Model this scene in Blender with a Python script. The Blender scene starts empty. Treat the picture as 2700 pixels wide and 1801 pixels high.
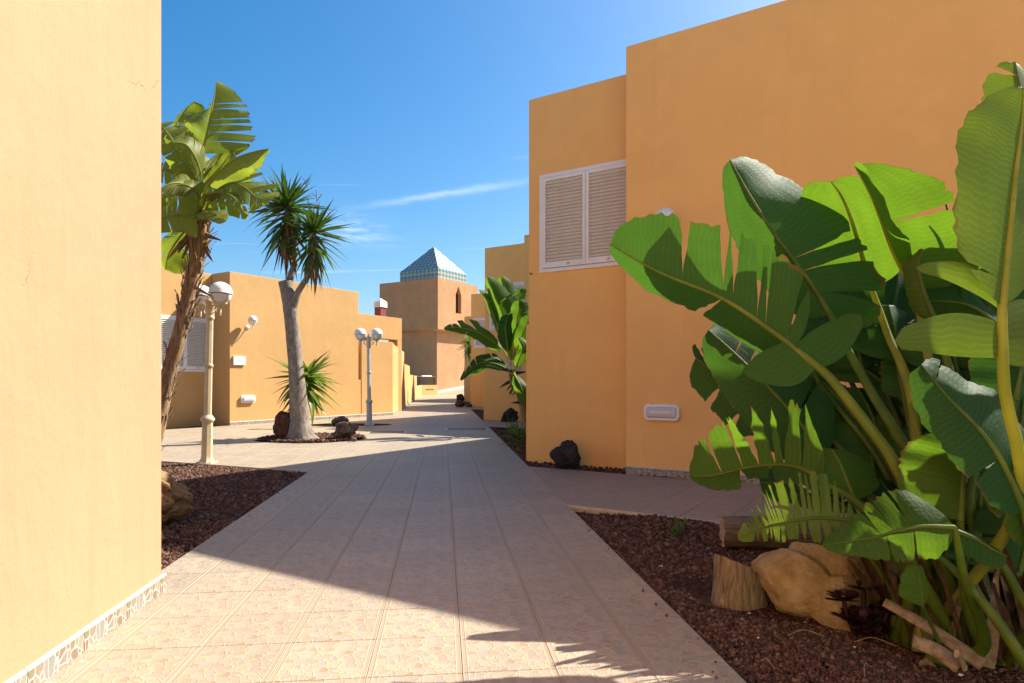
import bpy, bmesh, math, random
import numpy as np
from mathutils import Vector, Matrix, noise
from mathutils.geometry import tessellate_polygon
R = math.radians
scene = bpy.context.scene
COL = scene.collection

# ------------------------------------------------------------------ camera
CAM_H = 1.03
FPX = 1700.0                       # focal length in pixels of a 2700 px wide frame
cam_d = bpy.data.cameras.new('camera')
cam = bpy.data.objects.new('camera', cam_d)
COL.objects.link(cam)
cam.location = (0, 0, CAM_H)
cam.rotation_euler = (R(90), 0, 0)
cam_d.sensor_width = 36.0
cam_d.lens = FPX / 2700 * 36
cam_d.shift_y = 105.5 / 2700
cam_d.clip_start = 0.05
cam_d.clip_end = 4000
scene.camera = cam

# ------------------------------------------------------------------ sky and sun
SUN = Vector((0.628, 0.375, 0.684)).normalized()
world = bpy.data.worlds.new('World')
scene.world = world
world.use_nodes = True
wn = world.node_tree
wn.nodes.clear()
def wnode(t, **k):
    n = wn.nodes.new(t)
    for a, b in k.items():
        setattr(n, a, b)
    return n
sky = wnode('ShaderNodeTexSky', sky_type='NISHITA', sun_disc=False)
sky.sun_elevation = math.asin(SUN.z)
sky.sun_rotation = math.atan2(SUN.x, SUN.y)
sky.altitude = 0
sky.air_density = 1.0
sky.dust_density = 1.7
sky.ozone_density = 3.0
hsv = wnode('ShaderNodeHueSaturation')
hsv.inputs['Saturation'].default_value = 1.42
hsv.inputs['Hue'].default_value = 0.494
wn.links.new(sky.outputs[0], hsv.inputs['Color'])
# thin high cloud: wisps on a plane far above, same everywhere over the dome
geo = wnode('ShaderNodeTexCoord')
sep = wnode('ShaderNodeSeparateXYZ')
wn.links.new(geo.outputs['Generated'], sep.inputs[0])
def wmath(op, a, b=None, clamp=False):
    n = wnode('ShaderNodeMath', operation=op, use_clamp=clamp)
    for i, v in enumerate((a, b)):
        if v is None:
            continue
        if isinstance(v, (int, float)):
            n.inputs[i].default_value = v
        else:
            wn.links.new(v, n.inputs[i])
    return n.outputs[0]
zc = wmath('MAXIMUM', sep.outputs[2], 0.06)
cx = wmath('DIVIDE', sep.outputs[0], zc)
cy = wmath('DIVIDE', sep.outputs[1], zc)
comb = wnode('ShaderNodeCombineXYZ')
wn.links.new(cx, comb.inputs[0]); wn.links.new(cy, comb.inputs[1])
mp = wnode('ShaderNodeMapping')
mp.inputs['Rotation'].default_value = (0, 0, R(-38))
mp.inputs['Scale'].default_value = (0.34, 1.5, 1)
mp.inputs['Location'].default_value = (1.3, 0.35, 0)
wn.links.new(comb.outputs[0], mp.inputs[0])
nz = wnode('ShaderNodeTexNoise')
nz.inputs['Scale'].default_value = 0.9
nz.inputs['Detail'].default_value = 8
nz.inputs['Roughness'].default_value = 0.62
nz.inputs['Distortion'].default_value = 0.35
wn.links.new(mp.outputs[0], nz.inputs['Vector'])
cl = wnode('ShaderNodeMapRange', interpolation_type='SMOOTHSTEP')
cl.inputs[1].default_value = 0.60; cl.inputs[2].default_value = 0.82
cl.inputs[3].default_value = 0.0; cl.inputs[4].default_value = 0.55
wn.links.new(nz.outputs[0], cl.inputs[0])
# one thin streak of cirrus and a small wisp below it
nz2 = wnode('ShaderNodeTexNoise')
nz2.inputs['Scale'].default_value = 5.0; nz2.inputs['Detail'].default_value = 7; nz2.inputs['Roughness'].default_value = .65
wn.links.new(comb.outputs[0], nz2.inputs['Vector'])
wob = wmath('MULTIPLY', wmath('SUBTRACT', nz2.outputs[0], .5), .16)
ddx, ddy = wmath('ADD', cx, .36), wmath('SUBTRACT', cy, 3.44)
al = wmath('ADD', wmath('MULTIPLY', ddx, .89), wmath('MULTIPLY', ddy, -.456))
pe = wmath('ADD', wmath('ADD', wmath('MULTIPLY', ddx, .456), wmath('MULTIPLY', ddy, .89)), wob)
def gauss(x, s):
    return wmath('POWER', 2.718, wmath('MULTIPLY', wmath('POWER', wmath('ABSOLUTE', wmath('DIVIDE', x, s)), 2.0), -1.0))
streak = wmath('MULTIPLY', wmath('MULTIPLY', gauss(pe, .05), gauss(al, .45)), .26)
p2 = wmath('MULTIPLY', gauss(wmath('ADD', wmath('ADD', cx, 1.06), wob), .22), gauss(wmath('ADD', wmath('SUBTRACT', cy, 4.3), wmath('MULTIPLY', wob, 2.0)), .42))
puff = wmath('MULTIPLY', wmath('MULTIPLY', p2, wmath('MAXIMUM', wmath('MULTIPLY', wmath('SUBTRACT', nz2.outputs[0], .40), 3.2), 0.0)), .42)
allc = wmath('ADD', wmath('ADD', cl.outputs[0], streak), puff, True)
bw = wnode('ShaderNodeMixRGB', blend_type='MIX')
bw.inputs[2].default_value = (7.0, 7.4, 8.0, 1)
wn.links.new(hsv.outputs[0], bw.inputs[1])
wn.links.new(allc, bw.inputs[0])
bg = wnode('ShaderNodeBackground')
bg.inputs[1].default_value = 0.083
wn.links.new(bw.outputs[0], bg.inputs[0])
wo = wnode('ShaderNodeOutputWorld')
wn.links.new(bg.outputs[0], wo.inputs[0])

sun_d = bpy.data.lights.new('sun', 'SUN')
sun_d.energy = 5.0
sun_d.angle = R(0.53)
sun_d.color = (1.0, 0.93, 0.82)
sun_o = bpy.data.objects.new('sun', sun_d)
COL.objects.link(sun_o)
sun_o.rotation_euler = SUN.to_track_quat('Z', 'Y').to_euler()
sun_o.location = SUN * 60

vs = scene.view_settings
vs.view_transform = 'Standard'
vs.look = 'None'
vs.exposure = 1.24
vs.gamma = 1.0
vs.use_curve_mapping = False
scene.cycles.max_bounces = 6
scene.cycles.diffuse_bounces = 4
scene.cycles.transmission_bounces = 3
scene.cycles.sample_clamp_indirect = 8.0

# ------------------------------------------------------------------ measuring helpers
def P(px, py, d):
    """point at depth d (m) that was measured at photo pixel px, py"""
    return Vector(((px - 1350) / FPX * d, d, CAM_H - (py - 1006) / FPX * d))
def V(x, y, d):
    return P(x * 1.14845, y * 1.14845, d)
def VV(dx, dy, d, dz=0.0):
    k = 1.14845 * d / FPX
    return Vector((dx * k, dz, -dy * k))
def crop(x0, y0, s):
    return lambda x, y, d: P(x0 + x * s, y0 + y * s, d)
c1 = crop(400, 150, .35077)
c3 = crop(900, 600, .38274)
GA = R(31.9)
U2 = Vector((math.sin(GA), math.cos(GA), 0))      # along the houses' depth
V2 = Vector((math.cos(GA), -math.sin(GA), 0))     # along the houses' fronts
PA = R(6.1)
PD = Vector((-math.sin(PA), math.cos(PA), 0))     # along the path
PN = Vector((math.cos(PA), math.sin(PA), 0))
def PF(a, b, z=0.0):
    return PN * a + PD * b + Vector((0, 0, z))
def GF(v, u, z=0.0):
    return V2 * v + U2 * u + Vector((0, 0, z))
PATH_L, PATH_R = -1.53, 1.035
STEP = Vector((-.967, 9.32, 0))                    # from one terraced house to the next

# ------------------------------------------------------------------ object helpers
class MB:
    def __init__(s):
        s.v = []; s.f = []; s.uv = []; s.tint = []; s.smooth = []
    def add(s, verts, faces, uvs=None, tint=None, smooth=False):
        o = len(s.v)
        s.v.extend([tuple(p) for p in verts])
        for k, f in enumerate(faces):
            s.f.append(tuple(i + o for i in f))
            s.uv.append([uvs[i] for i in f] if uvs else None)
            s.tint.append(tint)
            s.smooth.append(smooth)
    def mesh(s, name):
        me = bpy.data.meshes.new(name)
        me.from_pydata(s.v, [], s.f)
        if any(u for u in s.uv):
            l = me.uv_layers.new(name='UVMap')
            flat = []
            for f, u in zip(s.f, s.uv):
                for k in range(len(f)):
                    flat.extend(u[k] if u else (0, 0))
            l.data.foreach_set('uv', flat)
        if any(t is not None for t in s.tint):
            a = me.attributes.new('tint', 'FLOAT', 'FACE')
            a.data.foreach_set('value', [t if t is not None else .5 for t in s.tint])
        me.polygons.foreach_set('use_smooth', s.smooth)
        me.update()
        return me
def mesh_obj(name, me, m, parent=None, loc=None, rotz=None, world_pts=False):
    o = bpy.data.objects.new(name, me)
    COL.objects.link(o)
    if m is not None and not me.materials:
        me.materials.append(m)
    if parent is not None:
        o.parent = parent
        if world_pts:
            o.matrix_parent_inverse = parent_world(parent).inverted()
    if loc is not None:
        o.location = loc
    if rotz is not None:
        o.rotation_euler = (0, 0, rotz)
    return o
def parent_world(o):
    m = Matrix.LocRotScale(o.location, o.rotation_euler, o.scale)
    if o.parent:
        m = parent_world(o.parent) @ o.matrix_parent_inverse @ m
    return m
def build(mb, name, m, parent=None, world_pts=False, **k):
    return mesh_obj(name, mb.mesh(name), m, parent, world_pts=world_pts, **k)
def empty(name, loc=(0, 0, 0), rotz=0.0):
    o = bpy.data.objects.new(name, None)
    o.empty_display_size = .1
    COL.objects.link(o)
    o.location = loc
    o.rotation_euler = (0, 0, rotz)
    return o
def tag(o, label=None, cat=None, group=None, kind=None):
    if label: o['label'] = label
    if cat: o['category'] = cat
    if group: o['group'] = group
    if kind: o['kind'] = kind
    return o
def kids(o):
    return [c for c in COL.objects if c.parent == o]
def copy_tree(o, parent=None):
    c = o.copy()
    COL.objects.link(c)
    if parent is not None:
        c.parent = parent
    for ch in list(o.children):
        copy_tree(ch, c)
    return c

def box(mb, x0, x1, y0, y1, z0, z1, M=None, bev=0.0, tint=None):
    """axis box with optional small chamfer"""
    if bev <= 0:
        vs_ = [(x, y, z) for z in (z0, z1) for y in (y0, y1) for x in (x0, x1)]
        fs = [(0, 2, 3, 1), (4, 5, 7, 6), (0, 1, 5, 4), (2, 6, 7, 3), (0, 4, 6, 2), (1, 3, 7, 5)]
        if M is not None:
            vs_ = [M @ Vector(p) for p in vs_]
        mb.add(vs_, fs, tint=tint)
        return
    bm = bmesh.new()
    bmesh.ops.create_cube(bm, size=1)
    for v in bm.verts:
        v.co = Vector(((x0 + x1) / 2 + v.co.x * (x1 - x0), (y0 + y1) / 2 + v.co.y * (y1 - y0), (z0 + z1) / 2 + v.co.z * (z1 - z0)))
    bmesh.ops.bevel(bm, geom=list(bm.edges), offset=bev, segments=2, affect='EDGES', profile=.6)
    bm.verts.index_update()
    vs_ = [v.co.copy() for v in bm.verts]
    if M is not None:
        vs_ = [M @ p for p in vs_]
    mb.add(vs_, [[v.index for v in f.verts] for f in bm.faces], tint=tint)
    bm.free()

def frames(pts):
    T = []
    for i in range(len(pts)):
        a = pts[max(0, i - 1)]; b = pts[min(len(pts) - 1, i + 1)]
        t = (b - a)
        T.append(t.normalized() if t.length > 1e-9 else Vector((0, 0, 1)))
    n = T[0].orthogonal().normalized()
    out = []
    for t in T:
        n = (n - t * n.dot(t))
        n = n.normalized() if n.length > 1e-6 else t.orthogonal().normalized()
        out.append((t, n, t.cross(n)))
    return out
def spline(pts, n):
    """Catmull-Rom through pts, n+1 samples"""
    pts = [Vector(p) for p in pts]
    if len(pts) == 2:
        return [pts[0].lerp(pts[1], i / n) for i in range(n + 1)]
    q = [pts[0] * 2 - pts[1]] + pts + [pts[-1] * 2 - pts[-2]]
    m = len(pts) - 1
    out = []
    for i in range(n + 1):
        u = i / n * m
        k = min(int(u), m - 1)
        t = u - k
        a, b, c, d = q[k], q[k + 1], q[k + 2], q[k + 3]
        out.append(.5 * ((2 * b) + (c - a) * t + (2 * a - 5 * b + 4 * c - d) * t * t + (3 * b - a - 3 * c + d) * t ** 3))
    return out
def tube(mb, pts, radii, n=8, cap=True, jag=0.0, rng=None, squash=1.0, tint=None):
    fr = frames(pts)
    vs_ = []; uv = []
    L = 0
    for i, (p, (t, a, b)) in enumerate(zip(pts, fr)):
        if i: L += (pts[i] - pts[i - 1]).length
        r = radii[i] if isinstance(radii, (list, tuple)) else radii
        for k in range(n):
            th = 2 * math.pi * k / n
            rr = r * (1 + (rng.uniform(-jag, jag) if rng else 0))
            vs_.append(p + a * (math.cos(th) * rr) + b * (math.sin(th) * rr * squash))
            uv.append((k / n, L))
    fs = []
    for i in range(len(pts) - 1):
        for k in range(n):
            k2 = (k + 1) % n
            fs.append((i * n + k, i * n + k2, (i + 1) * n + k2, (i + 1) * n + k))
    mb.add(vs_, fs, uv, smooth=True, tint=tint)
    if cap:
        m = len(pts) - 1
        mb.add([vs_[k] for k in range(n)], [tuple(reversed(range(n)))], tint=tint)
        mb.add([vs_[m * n + k] for k in range(n)], [tuple(range(n))], tint=tint)
def lathe(mb, prof, n=20, c=(0, 0, 0), M=None, smooth=True, rot=0.0):
    """revolve (r, z) profile about z"""
    vs_ = []
    for r, z in prof:
        for k in range(n):
            th = 2 * math.pi * (k + rot) / n
            p = Vector((c[0] + r * math.cos(th), c[1] + r * math.sin(th), c[2] + z))
            vs_.append(M @ p if M is not None else p)
    fs = []
    for i in range(len(prof) - 1):
        for k in range(n):
            k2 = (k + 1) % n
            fs.append((i * n + k, i * n + k2, (i + 1) * n + k2, (i + 1) * n + k))
    mb.add(vs_, fs, smooth=smooth)
    mb.add(vs_[:n], [tuple(reversed(range(n)))])
    mb.add(vs_[-n:], [tuple(range(n))])

# ------------------------------------------------------------------ materials
class Nd:
    def __init__(s, name):
        s.m = bpy.data.materials.new(name)
        s.m.use_nodes = True
        s.t = s.m.node_tree
        s.t.nodes.clear()
        s.out = s.n('ShaderNodeOutputMaterial')
        s.b = s.n('ShaderNodeBsdfPrincipled')
        s.l(s.b.outputs[0], s.out.inputs[0])
    def n(s, t, **k):
        x = s.t.nodes.new(t)
        for a, b in k.items():
            setattr(x, a, b)
        return x
    def l(s, a, b):
        s.t.links.new(a, b)
    def set(s, inp, v):
        if isinstance(v, bpy.types.NodeSocket):
            s.l(v, inp)
        elif isinstance(v, (tuple, list)) and len(v) == 3 and inp.type == 'RGBA':
            inp.default_value = (*v, 1)
        else:
            inp.default_value = v
    def coord(s, kind='Object', scale=None, rot=None, loc=None):
        c = s.n('ShaderNodeTexCoord').outputs[kind]
        if scale is None and rot is None and loc is None:
            return c
        m = s.n('ShaderNodeMapping')
        if scale is not None: m.inputs['Scale'].default_value = scale
        if rot is not None: m.inputs['Rotation'].default_value = rot
        if loc is not None: m.inputs['Location'].default_value = loc
        s.l(c, m.inputs[0])
        return m.outputs[0]
    def noise(s, vec, scale, detail=4, rough=.55, dist=0.0, out=0):
        x = s.n('ShaderNodeTexNoise')
        s.l(vec, x.inputs['Vector'])
        x.inputs['Scale'].default_value = scale
        x.inputs['Detail'].default_value = detail
        x.inputs['Roughness'].default_value = rough
        x.inputs['Distortion'].default_value = dist
        return x.outputs[out]
    def voro(s, vec, scale, feature='F1', rand=1.0, out=0):
        x = s.n('ShaderNodeTexVoronoi', feature=feature)
        s.l(vec, x.inputs['Vector'])
        x.inputs['Scale'].default_value = scale
        x.inputs['Randomness'].default_value = rand
        return x.outputs[out]
    def rng(s, v, a, b, c=0.0, d=1.0, smooth=True):
        x = s.n('ShaderNodeMapRange', interpolation_type='SMOOTHSTEP' if smooth else 'LINEAR')
        s.l(v, x.inputs[0])
        for i, q in zip((1, 2, 3, 4), (a, b, c, d)):
            x.inputs[i].default_value = q
        return x.outputs[0]
    def mix(s, f, a, b, mode='MIX'):
        x = s.n('ShaderNodeMixRGB', blend_type=mode)
        s.set(x.inputs[0], f); s.set(x.inputs[1], a); s.set(x.inputs[2], b)
        return x.outputs[0]
    def math(s, op, a, b=None, clamp=False):
        x = s.n('ShaderNodeMath', operation=op, use_clamp=clamp)
        s.set(x.inputs[0], a)
        if b is not None: s.set(x.inputs[1], b)
        return x.outputs[0]
    def ramp(s, v, stops):
        x = s.n('ShaderNodeValToRGB')
        s.l(v, x.inputs[0])
        e = x.color_ramp.elements
        while len(e) < len(stops): e.new(.5)
        for q, (p, c) in zip(e, stops):
            q.position = p; q.color = (*c, 1)
        return x.outputs[0]
    def bump(s, h, dist, strength=1.0, prev=None):
        x = s.n('ShaderNodeBump')
        s.l(h, x.inputs['Height'])
        x.inputs['Distance'].default_value = dist
        x.inputs['Strength'].default_value = strength
        if prev is not None: s.l(prev, x.inputs['Normal'])
        return x.outputs[0]
    def attr(s, name, out=2):
        return s.n('ShaderNodeAttribute', attribute_name=name).outputs[out]
    def rand(s):
        return s.n('ShaderNodeObjectInfo').outputs['Random']
    def fin(s, col, rough=.8, normal=None, spec=.3, metal=0.0):
        s.set(s.b.inputs['Base Color'], col)
        s.set(s.b.inputs['Roughness'], rough)
        s.set(s.b.inputs['Specular IOR Level'], spec)
        s.set(s.b.inputs['Metallic'], metal)
        if normal is not None: s.l(normal, s.b.inputs['Normal'])
        return s.m

def m_stucco(name, col, dark=.86, coarse=0.0, cracks=False, streak=.08):
    k = Nd(name)
    c = k.coord()
    big = k.noise(c, .9, 3, .6)
    med = k.noise(c, 5.5, 2, .6)
    st = k.noise(k.coord(scale=(5, 5, .35)), 1.3, 4, .55)
    base = k.mix(k.rng(big, .35, .68), tuple(x * dark for x in col), col)
    base = k.mix(k.rng(med, .45, .75, 0, .25), base, tuple(min(1, x * 1.1) for x in col))
    base = k.mix(k.rng(st, .52, .74, 0, streak * 2.4), base, tuple(x * y for x, y in zip(col, (.72, .62, .5))))
    fine = k.noise(c, 260, 1, .6)
    grit = k.noise(c, 75, 3, .65)
    h = k.math('ADD', k.math('MULTIPLY', fine, .4), grit)
    nrm = k.bump(h, .0022 + coarse, .55)
    wav = k.noise(c, 3.2, 3, .5)
    nrm = k.bump(wav, .02, .35, nrm)
    if coarse:
        rib = k.noise(k.coord(scale=(16, 16, 3)), 1.0, 5, .65)
        nrm = k.bump(rib, .02, .6, nrm)
        base = k.mix(k.rng(rib, .4, .65, 0, .22), base, tuple(x * .72 for x in col))
    if cracks:
        w = k.n('ShaderNodeMixRGB', blend_type='ADD')
        w.inputs[0].default_value = .35
        k.l(k.coord(scale=(1, 1, .55)), w.inputs[1])
        k.l(k.noise(c, 2.2, 5, .6, out=1), w.inputs[2])
        e = k.voro(w.outputs[0], 1.25, 'DISTANCE_TO_EDGE')
        line = k.rng(e, .0, .0035, 1, 0)
        gate = k.rng(k.noise(c, 1.7, 2, .5), .57, .66)
        crack = k.math('MULTIPLY', line, gate)
        base = k.mix(k.math('MULTIPLY', crack, .06), base, tuple(x * y for x, y in zip(col, (.6, .45, .3))))
        nrm = k.bump(k.math('SUBTRACT', 1.0, crack), .006, .8, nrm)
        tr = k.noise(k.coord(scale=(9, 9, 2.2), rot=(0, 0, .4)), 1.0, 6, .7, .8)
        nrm = k.bump(tr, .012, .5, nrm)
        nrm = k.bump(k.noise(c, 22, 4, .7), .0035, .5, nrm)
        pit = k.voro(c, 34, 'F1')
        pm = k.math('MULTIPLY', k.rng(pit, .03, .09, 1, 0), k.rng(k.noise(c, 6, 2), .6, .66))
        base = k.mix(k.math('MULTIPLY', pm, .3), base, tuple(x * .6 for x in col))
    return k.fin(base, .92, nrm, .15)

def m_tile(name, tone=(1, 1, 1), line_col=(.80, .60, .38)):
    k = Nd(name)
    uv = k.coord('UV')
    sx = k.n('ShaderNodeSeparateXYZ'); k.l(uv, sx.inputs[0])
    u = sx.outputs[0]
    wv = k.n('ShaderNodeMixRGB', blend_type='ADD'); wv.inputs[0].default_value = .045
    k.l(uv, wv.inputs[1]); k.l(k.noise(uv, 9, 3, out=1), wv.inputs[2])
    uvw = wv.outputs[0]
    e = k.voro(uvw, 9.5, 'DISTANCE_TO_EDGE', .95)
    cc = k.voro(uvw, 9.5, 'F1', .95, 1)
    cell = k.n('ShaderNodeSeparateXYZ'); k.l(cc, cell.inputs[0])
    T = lambda c: tuple(a * b for a, b in zip(c, tone))
    stone = k.ramp(cell.outputs[0], [(0, T((.46, .31, .24))), (.2, T((.60, .50, .42))), (.4, T((.45, .43, .36))), (.6, T((.62, .54, .47))), (.8, T((.42, .42, .42))), (1, T((.54, .38, .31)))])
    stone = k.mix(k.rng(k.noise(uv, 40, 4, .6), .35, .7, 0, .35), stone, T((.62, .55, .47)))
    line = k.rng(e, .025, .075, 1, 0)
    col = k.mix(k.math('MULTIPLY', line, .75), stone, T(line_col))
    # plain band with two raised lines along the tile's sides
    d = k.math('SUBTRACT', .5, k.math('ABSOLUTE', k.math('SUBTRACT', u, .5)))
    band = k.rng(d, .055, .06, 1, 0)
    col = k.mix(band, col, T((.50, .44, .39)))
    l1 = k.math('MULTIPLY', k.rng(d, .052, .060), k.rng(d, .064, .072, 1, 0))
    l2 = k.rng(d, .008, .018, 1, 0)
    ln = k.math('MAXIMUM', l1, l2)
    col = k.mix(k.math('MULTIPLY', ln, .85), col, T(line_col))
    # per tile tone, grime from feet
    g = k.noise(k.n('ShaderNodeNewGeometry').outputs['Position'], .8, 5, .6)
    col = k.mix(k.rng(g, .4, .75, 0, .3), col, T((.40, .33, .27)))
    r = k.math('ADD', k.math('MULTIPLY', k.rand(), .30), k.math('MULTIPLY', k.attr('tint'), .26))
    col = k.mix(r, col, T((.36, .31, .27)))
    h = k.math('MAXIMUM', k.math('MULTIPLY', line, k.math('SUBTRACT', 1.0, band)), ln)
    nrm = k.bump(h, .0016, .9)
    nrm = k.bump(k.noise(uv, 90, 3), .0008, .6, nrm)
    rough = k.rng(k.noise(uv, 14, 3), .3, .7, .42, .62)
    return k.fin(col, rough, nrm, .4)

def m_skirting(name):
    k = Nd(name)
    uv = k.coord('UV', scale=(1, .62, 1))
    e = k.voro(uv, 9.5, 'DISTANCE_TO_EDGE', 1)
    cell = k.n('ShaderNodeSeparateXYZ'); k.l(k.voro(uv, 9.5, 'F1', 1, 1), cell.inputs[0])
    stone = k.ramp(cell.outputs[1], [(0, (.19, .09, .05)), (.2, (.25, .23, .18)), (.4, (.15, .145, .07)), (.6, (.30, .19, .13)), (.8, (.22, .22, .21)), (1, (.12, .07, .04))])
    stone = k.mix(k.rng(k.noise(uv, 46, 4), .35, .7, 0, .35), stone, (.34, .29, .23))
    grout = k.rng(e, .035, .06, 1, 0)
    sy = k.n('ShaderNodeSeparateXYZ'); k.l(k.coord('UV'), sy.inputs[0])
    rim = k.rng(sy.outputs[1], .215, .225)
    g = k.math('MAXIMUM', grout, rim)
    col = k.mix(g, stone, (.52, .45, .38))
    nrm = k.bump(k.math('SUBTRACT', 1.0, g), .0012, .7)
    return k.fin(col, .38, nrm, .45)

def m_gravel(name, a=(.092, .046, .031), b=(.17, .092, .062), c_=(.052, .031, .024)):
    k = Nd(name)
    c = k.coord()
    t = k.attr('tint')
    col = k.ramp(t, [(0, c_), (.35, a), (.7, b), (.93, tuple(x * 1.35 for x in b)), (1, (.26, .2, .15))])
    h = k.noise(c, 240, 3, .7)
    col = k.mix(k.rng(h, .35, .7, 0, .5), col, c_)
    return k.fin(col, .95, k.bump(h, .003, .9), .12)
def m_bed(name):
    k = Nd(name)
    c = k.coord()
    cell = k.n('ShaderNodeSeparateXYZ'); k.l(k.voro(c, 70, 'F1', 1, 1), cell.inputs[0])
    d = k.voro(c, 70, 'F1', 1, 0)
    col = k.ramp(cell.outputs[0], [(0, (.045, .026, .021)), (.5, (.09, .042, .03)), (1, (.15, .07, .048))])
    col = k.mix(k.rng(d, .2, .7, 0, .7), col, (.012, .008, .007))
    return k.fin(col, .96, k.bump(k.math('SUBTRACT', 1.0, d), .012, 1.0), .1)

def m_plain(name, col, rough=.5, spec=.4, var=.08, bump=0.0, bscale=60, metal=0.0):
    k = Nd(name)
    c = k.coord()
    n = k.noise(c, 7, 5, .6)
    base = k.mix(k.rng(n, .4, .75, 0, 1), col, tuple(x * (1 - var * 2.2) for x in col))
    nrm = k.bump(k.noise(c, bscale, 4), bump, .6) if bump else None
    return k.fin(base, rough, nrm, spec, metal)

def m_leaf(name, top=(.030, .080, .009), light=(.062, .125, .012), trans=(.22, .42, .02), tw=.36, rough=.58, freq=52, dry=.5):
    k = Nd(name)
    uv = k.coord('UV')
    s = k.n('ShaderNodeSeparateXYZ'); k.l(uv, s.inputs[0])
    u, v = s.outputs[0], s.outputs[1]
    wob = k.math('ADD', u, k.math('MULTIPLY', k.noise(uv, 5, 3), .05))
    w1 = k.math('SINE', k.math('MULTIPLY', wob, freq * 6.283))
    w2 = k.math('SINE', k.math('MULTIPLY', wob, freq * 5.1 * 6.283))
    vein = k.rng(w1, .72, 1.0)
    base = k.mix(k.rand(), top, light)
    patch = k.noise(uv, 4.0, 4, .6)
    base = k.mix(k.rng(patch, .45, .75, 0, .45), base, light)
    base = k.mix(k.rng(w1, -1, .6, .09, 0), base, tuple(x * .55 for x in top))
    base = k.mix(k.math('MULTIPLY', vein, .35), base, tuple(min(1, x * 1.6) for x in light))
    base = k.mix(k.math('MULTIPLY', k.rng(w2, .3, 1), .12), base, tuple(x * .55 for x in top))
    edge = k.math('MULTIPLY', k.rng(v, .925, .985), k.rng(k.noise(uv, 9, 5, .7), .44 + .08 * (1 - dry), .58))
    base = k.mix(edge, base, (.16, .085, .03))
    yel = k.rng(k.noise(uv, 1.7, 3, .6), .58, .74, 0, .5)
    base = k.mix(yel, base, (.12, .15, .018))
    spots = k.math('MULTIPLY', k.rng(k.noise(uv, 34, 3), .70, .76), .6)
    base = k.mix(spots, base, (.18, .14, .05))
    nrm = k.bump(w1, .0003, .5)
    nrm = k.bump(w2, .00025, .4, nrm)
    nrm = k.bump(patch, .006, .3, nrm)
    k.fin(base, rough, nrm, .2)
    tr = k.n('ShaderNodeBsdfTranslucent')
    k.set(tr.inputs[0], k.mix(edge, k.mix(k.rng(patch, .3, .7, 0, .5), k.mix(k.rng(w1, -1, 1, .12, 0), trans, tuple(x * y for x, y in zip(trans, (.42, .55, .6)))), tuple(x * .6 for x in trans)), (.16, .08, .02)))
    k.l(nrm, tr.inputs[1])
    ms = k.n('ShaderNodeMixShader')
    ms.inputs[0].default_value = tw
    k.l(k.b.outputs[0], ms.inputs[1]); k.l(tr.outputs[0], ms.inputs[2])
    k.l(ms.outputs[0], k.out.inputs[0])
    return k.m

def m_stalk(name, a=(.16, .22, .03), b=(.26, .26, .05)):
    k = Nd(name)
    c = k.coord()
    n = k.noise(k.coord(scale=(3, 3, 3)), 3, 4)
    col = k.mix(k.rng(n, .35, .7), a, b)
    col = k.mix(k.rng(k.noise(c, 30, 4, .7), .64, .72, 0, .7), col, (.10, .07, .025))
    k.fin(col, .45, k.bump(k.noise(c, 60, 3), .002, .4), .3)
    tr = k.n('ShaderNodeBsdfTranslucent')
    k.set(tr.inputs[0], tuple(min(1, x * 2.0) for x in b))
    ms = k.n('ShaderNodeMixShader'); ms.inputs[0].default_value = .3
    k.l(k.b.outputs[0], ms.inputs[1]); k.l(tr.outputs[0], ms.inputs[2]); k.l(ms.outputs[0], k.out.inputs[0])
    return k.m

def m_rock(name, cols, scale=6, bump=.02, pore=0.0):
    k = Nd(name)
    c = k.coord()
    n = k.noise(c, scale, 8, .65)
    col = k.ramp(n, [(.28, cols[0]), (.5, cols[1]), (.68, cols[2])])
    f = k.noise(c, scale * 9, 6, .7)
    col = k.mix(k.rng(f, .55, .72, 0, .45), col, cols[0])
    nrm = k.bump(f, bump * .5, .8)
    nrm = k.bump(n, bump, .7, nrm)
    if pore:
        p = k.voro(c, 26, 'F1')
        hole = k.rng(p, .1, .34)
        nrm = k.bump(hole, pore, 1.0, nrm)
        col = k.mix(k.rng(p, .08, .25, .6, 0), col, tuple(x * .35 for x in cols[0]))
    return k.fin(col, .95, nrm, .15)

def m_bark(name, cols, axis_scale=(14, 14, 2.0), bump=.02):
    k = Nd(name)
    c = k.coord(scale=axis_scale)
    n = k.noise(c, 2.0, 8, .7, .6)
    col = k.ramp(n, [(.3, cols[0]), (.5, cols[1]), (.7, cols[2])])
    f = k.noise(k.coord(), 55, 5, .7)
    nrm = k.bump(n, bump, .9)
    nrm = k.bump(f, .006, .7, nrm)
    return k.fin(col, .93, nrm, .15)

WALL = m_stucco('ochre_stucco_shade_raised', (.90, .51, .170), dark=.94, streak=.04)  # ochre of the shaded right houses, brightened in colour to lift their shade
WALL_FG = m_stucco('near_ochre_stucco_sun_lowered', (.56, .272, .155), dark=.94, cracks=True, streak=.05)  # near wall ochre, colour lowered to hold back its direct sun
WALL_L = m_stucco('ochre_stucco_sun_lowered', (.585, .352, .142), dark=.93, streak=.05)  # same ochre paint, darkened in colour on the sunlit left walls
WALL_T = m_stucco('rough_terracotta_stucco', (.54, .312, .158), coarse=.004, streak=.12)
WALL_P = m_stucco('pale_cream_stucco', (.78, .66, .45), dark=.95)
TILE = m_tile('pebble_print_tile', (.635, .615, .545))
TILE_S = m_tile('plain_stone_tile', (.62, .575, .52), (.56, .45, .37))
SKIRT = m_skirting('pebble_print_skirting')
GRAVEL = m_gravel('lava_gravel')
BED = m_bed('lava_soil')
MORTAR = m_plain('mortar', (.46, .37, .29), .9, .1)
KERB = m_plain('kerb_tile', (.52, .40, .25), .5, .35, bump=.002)
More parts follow.
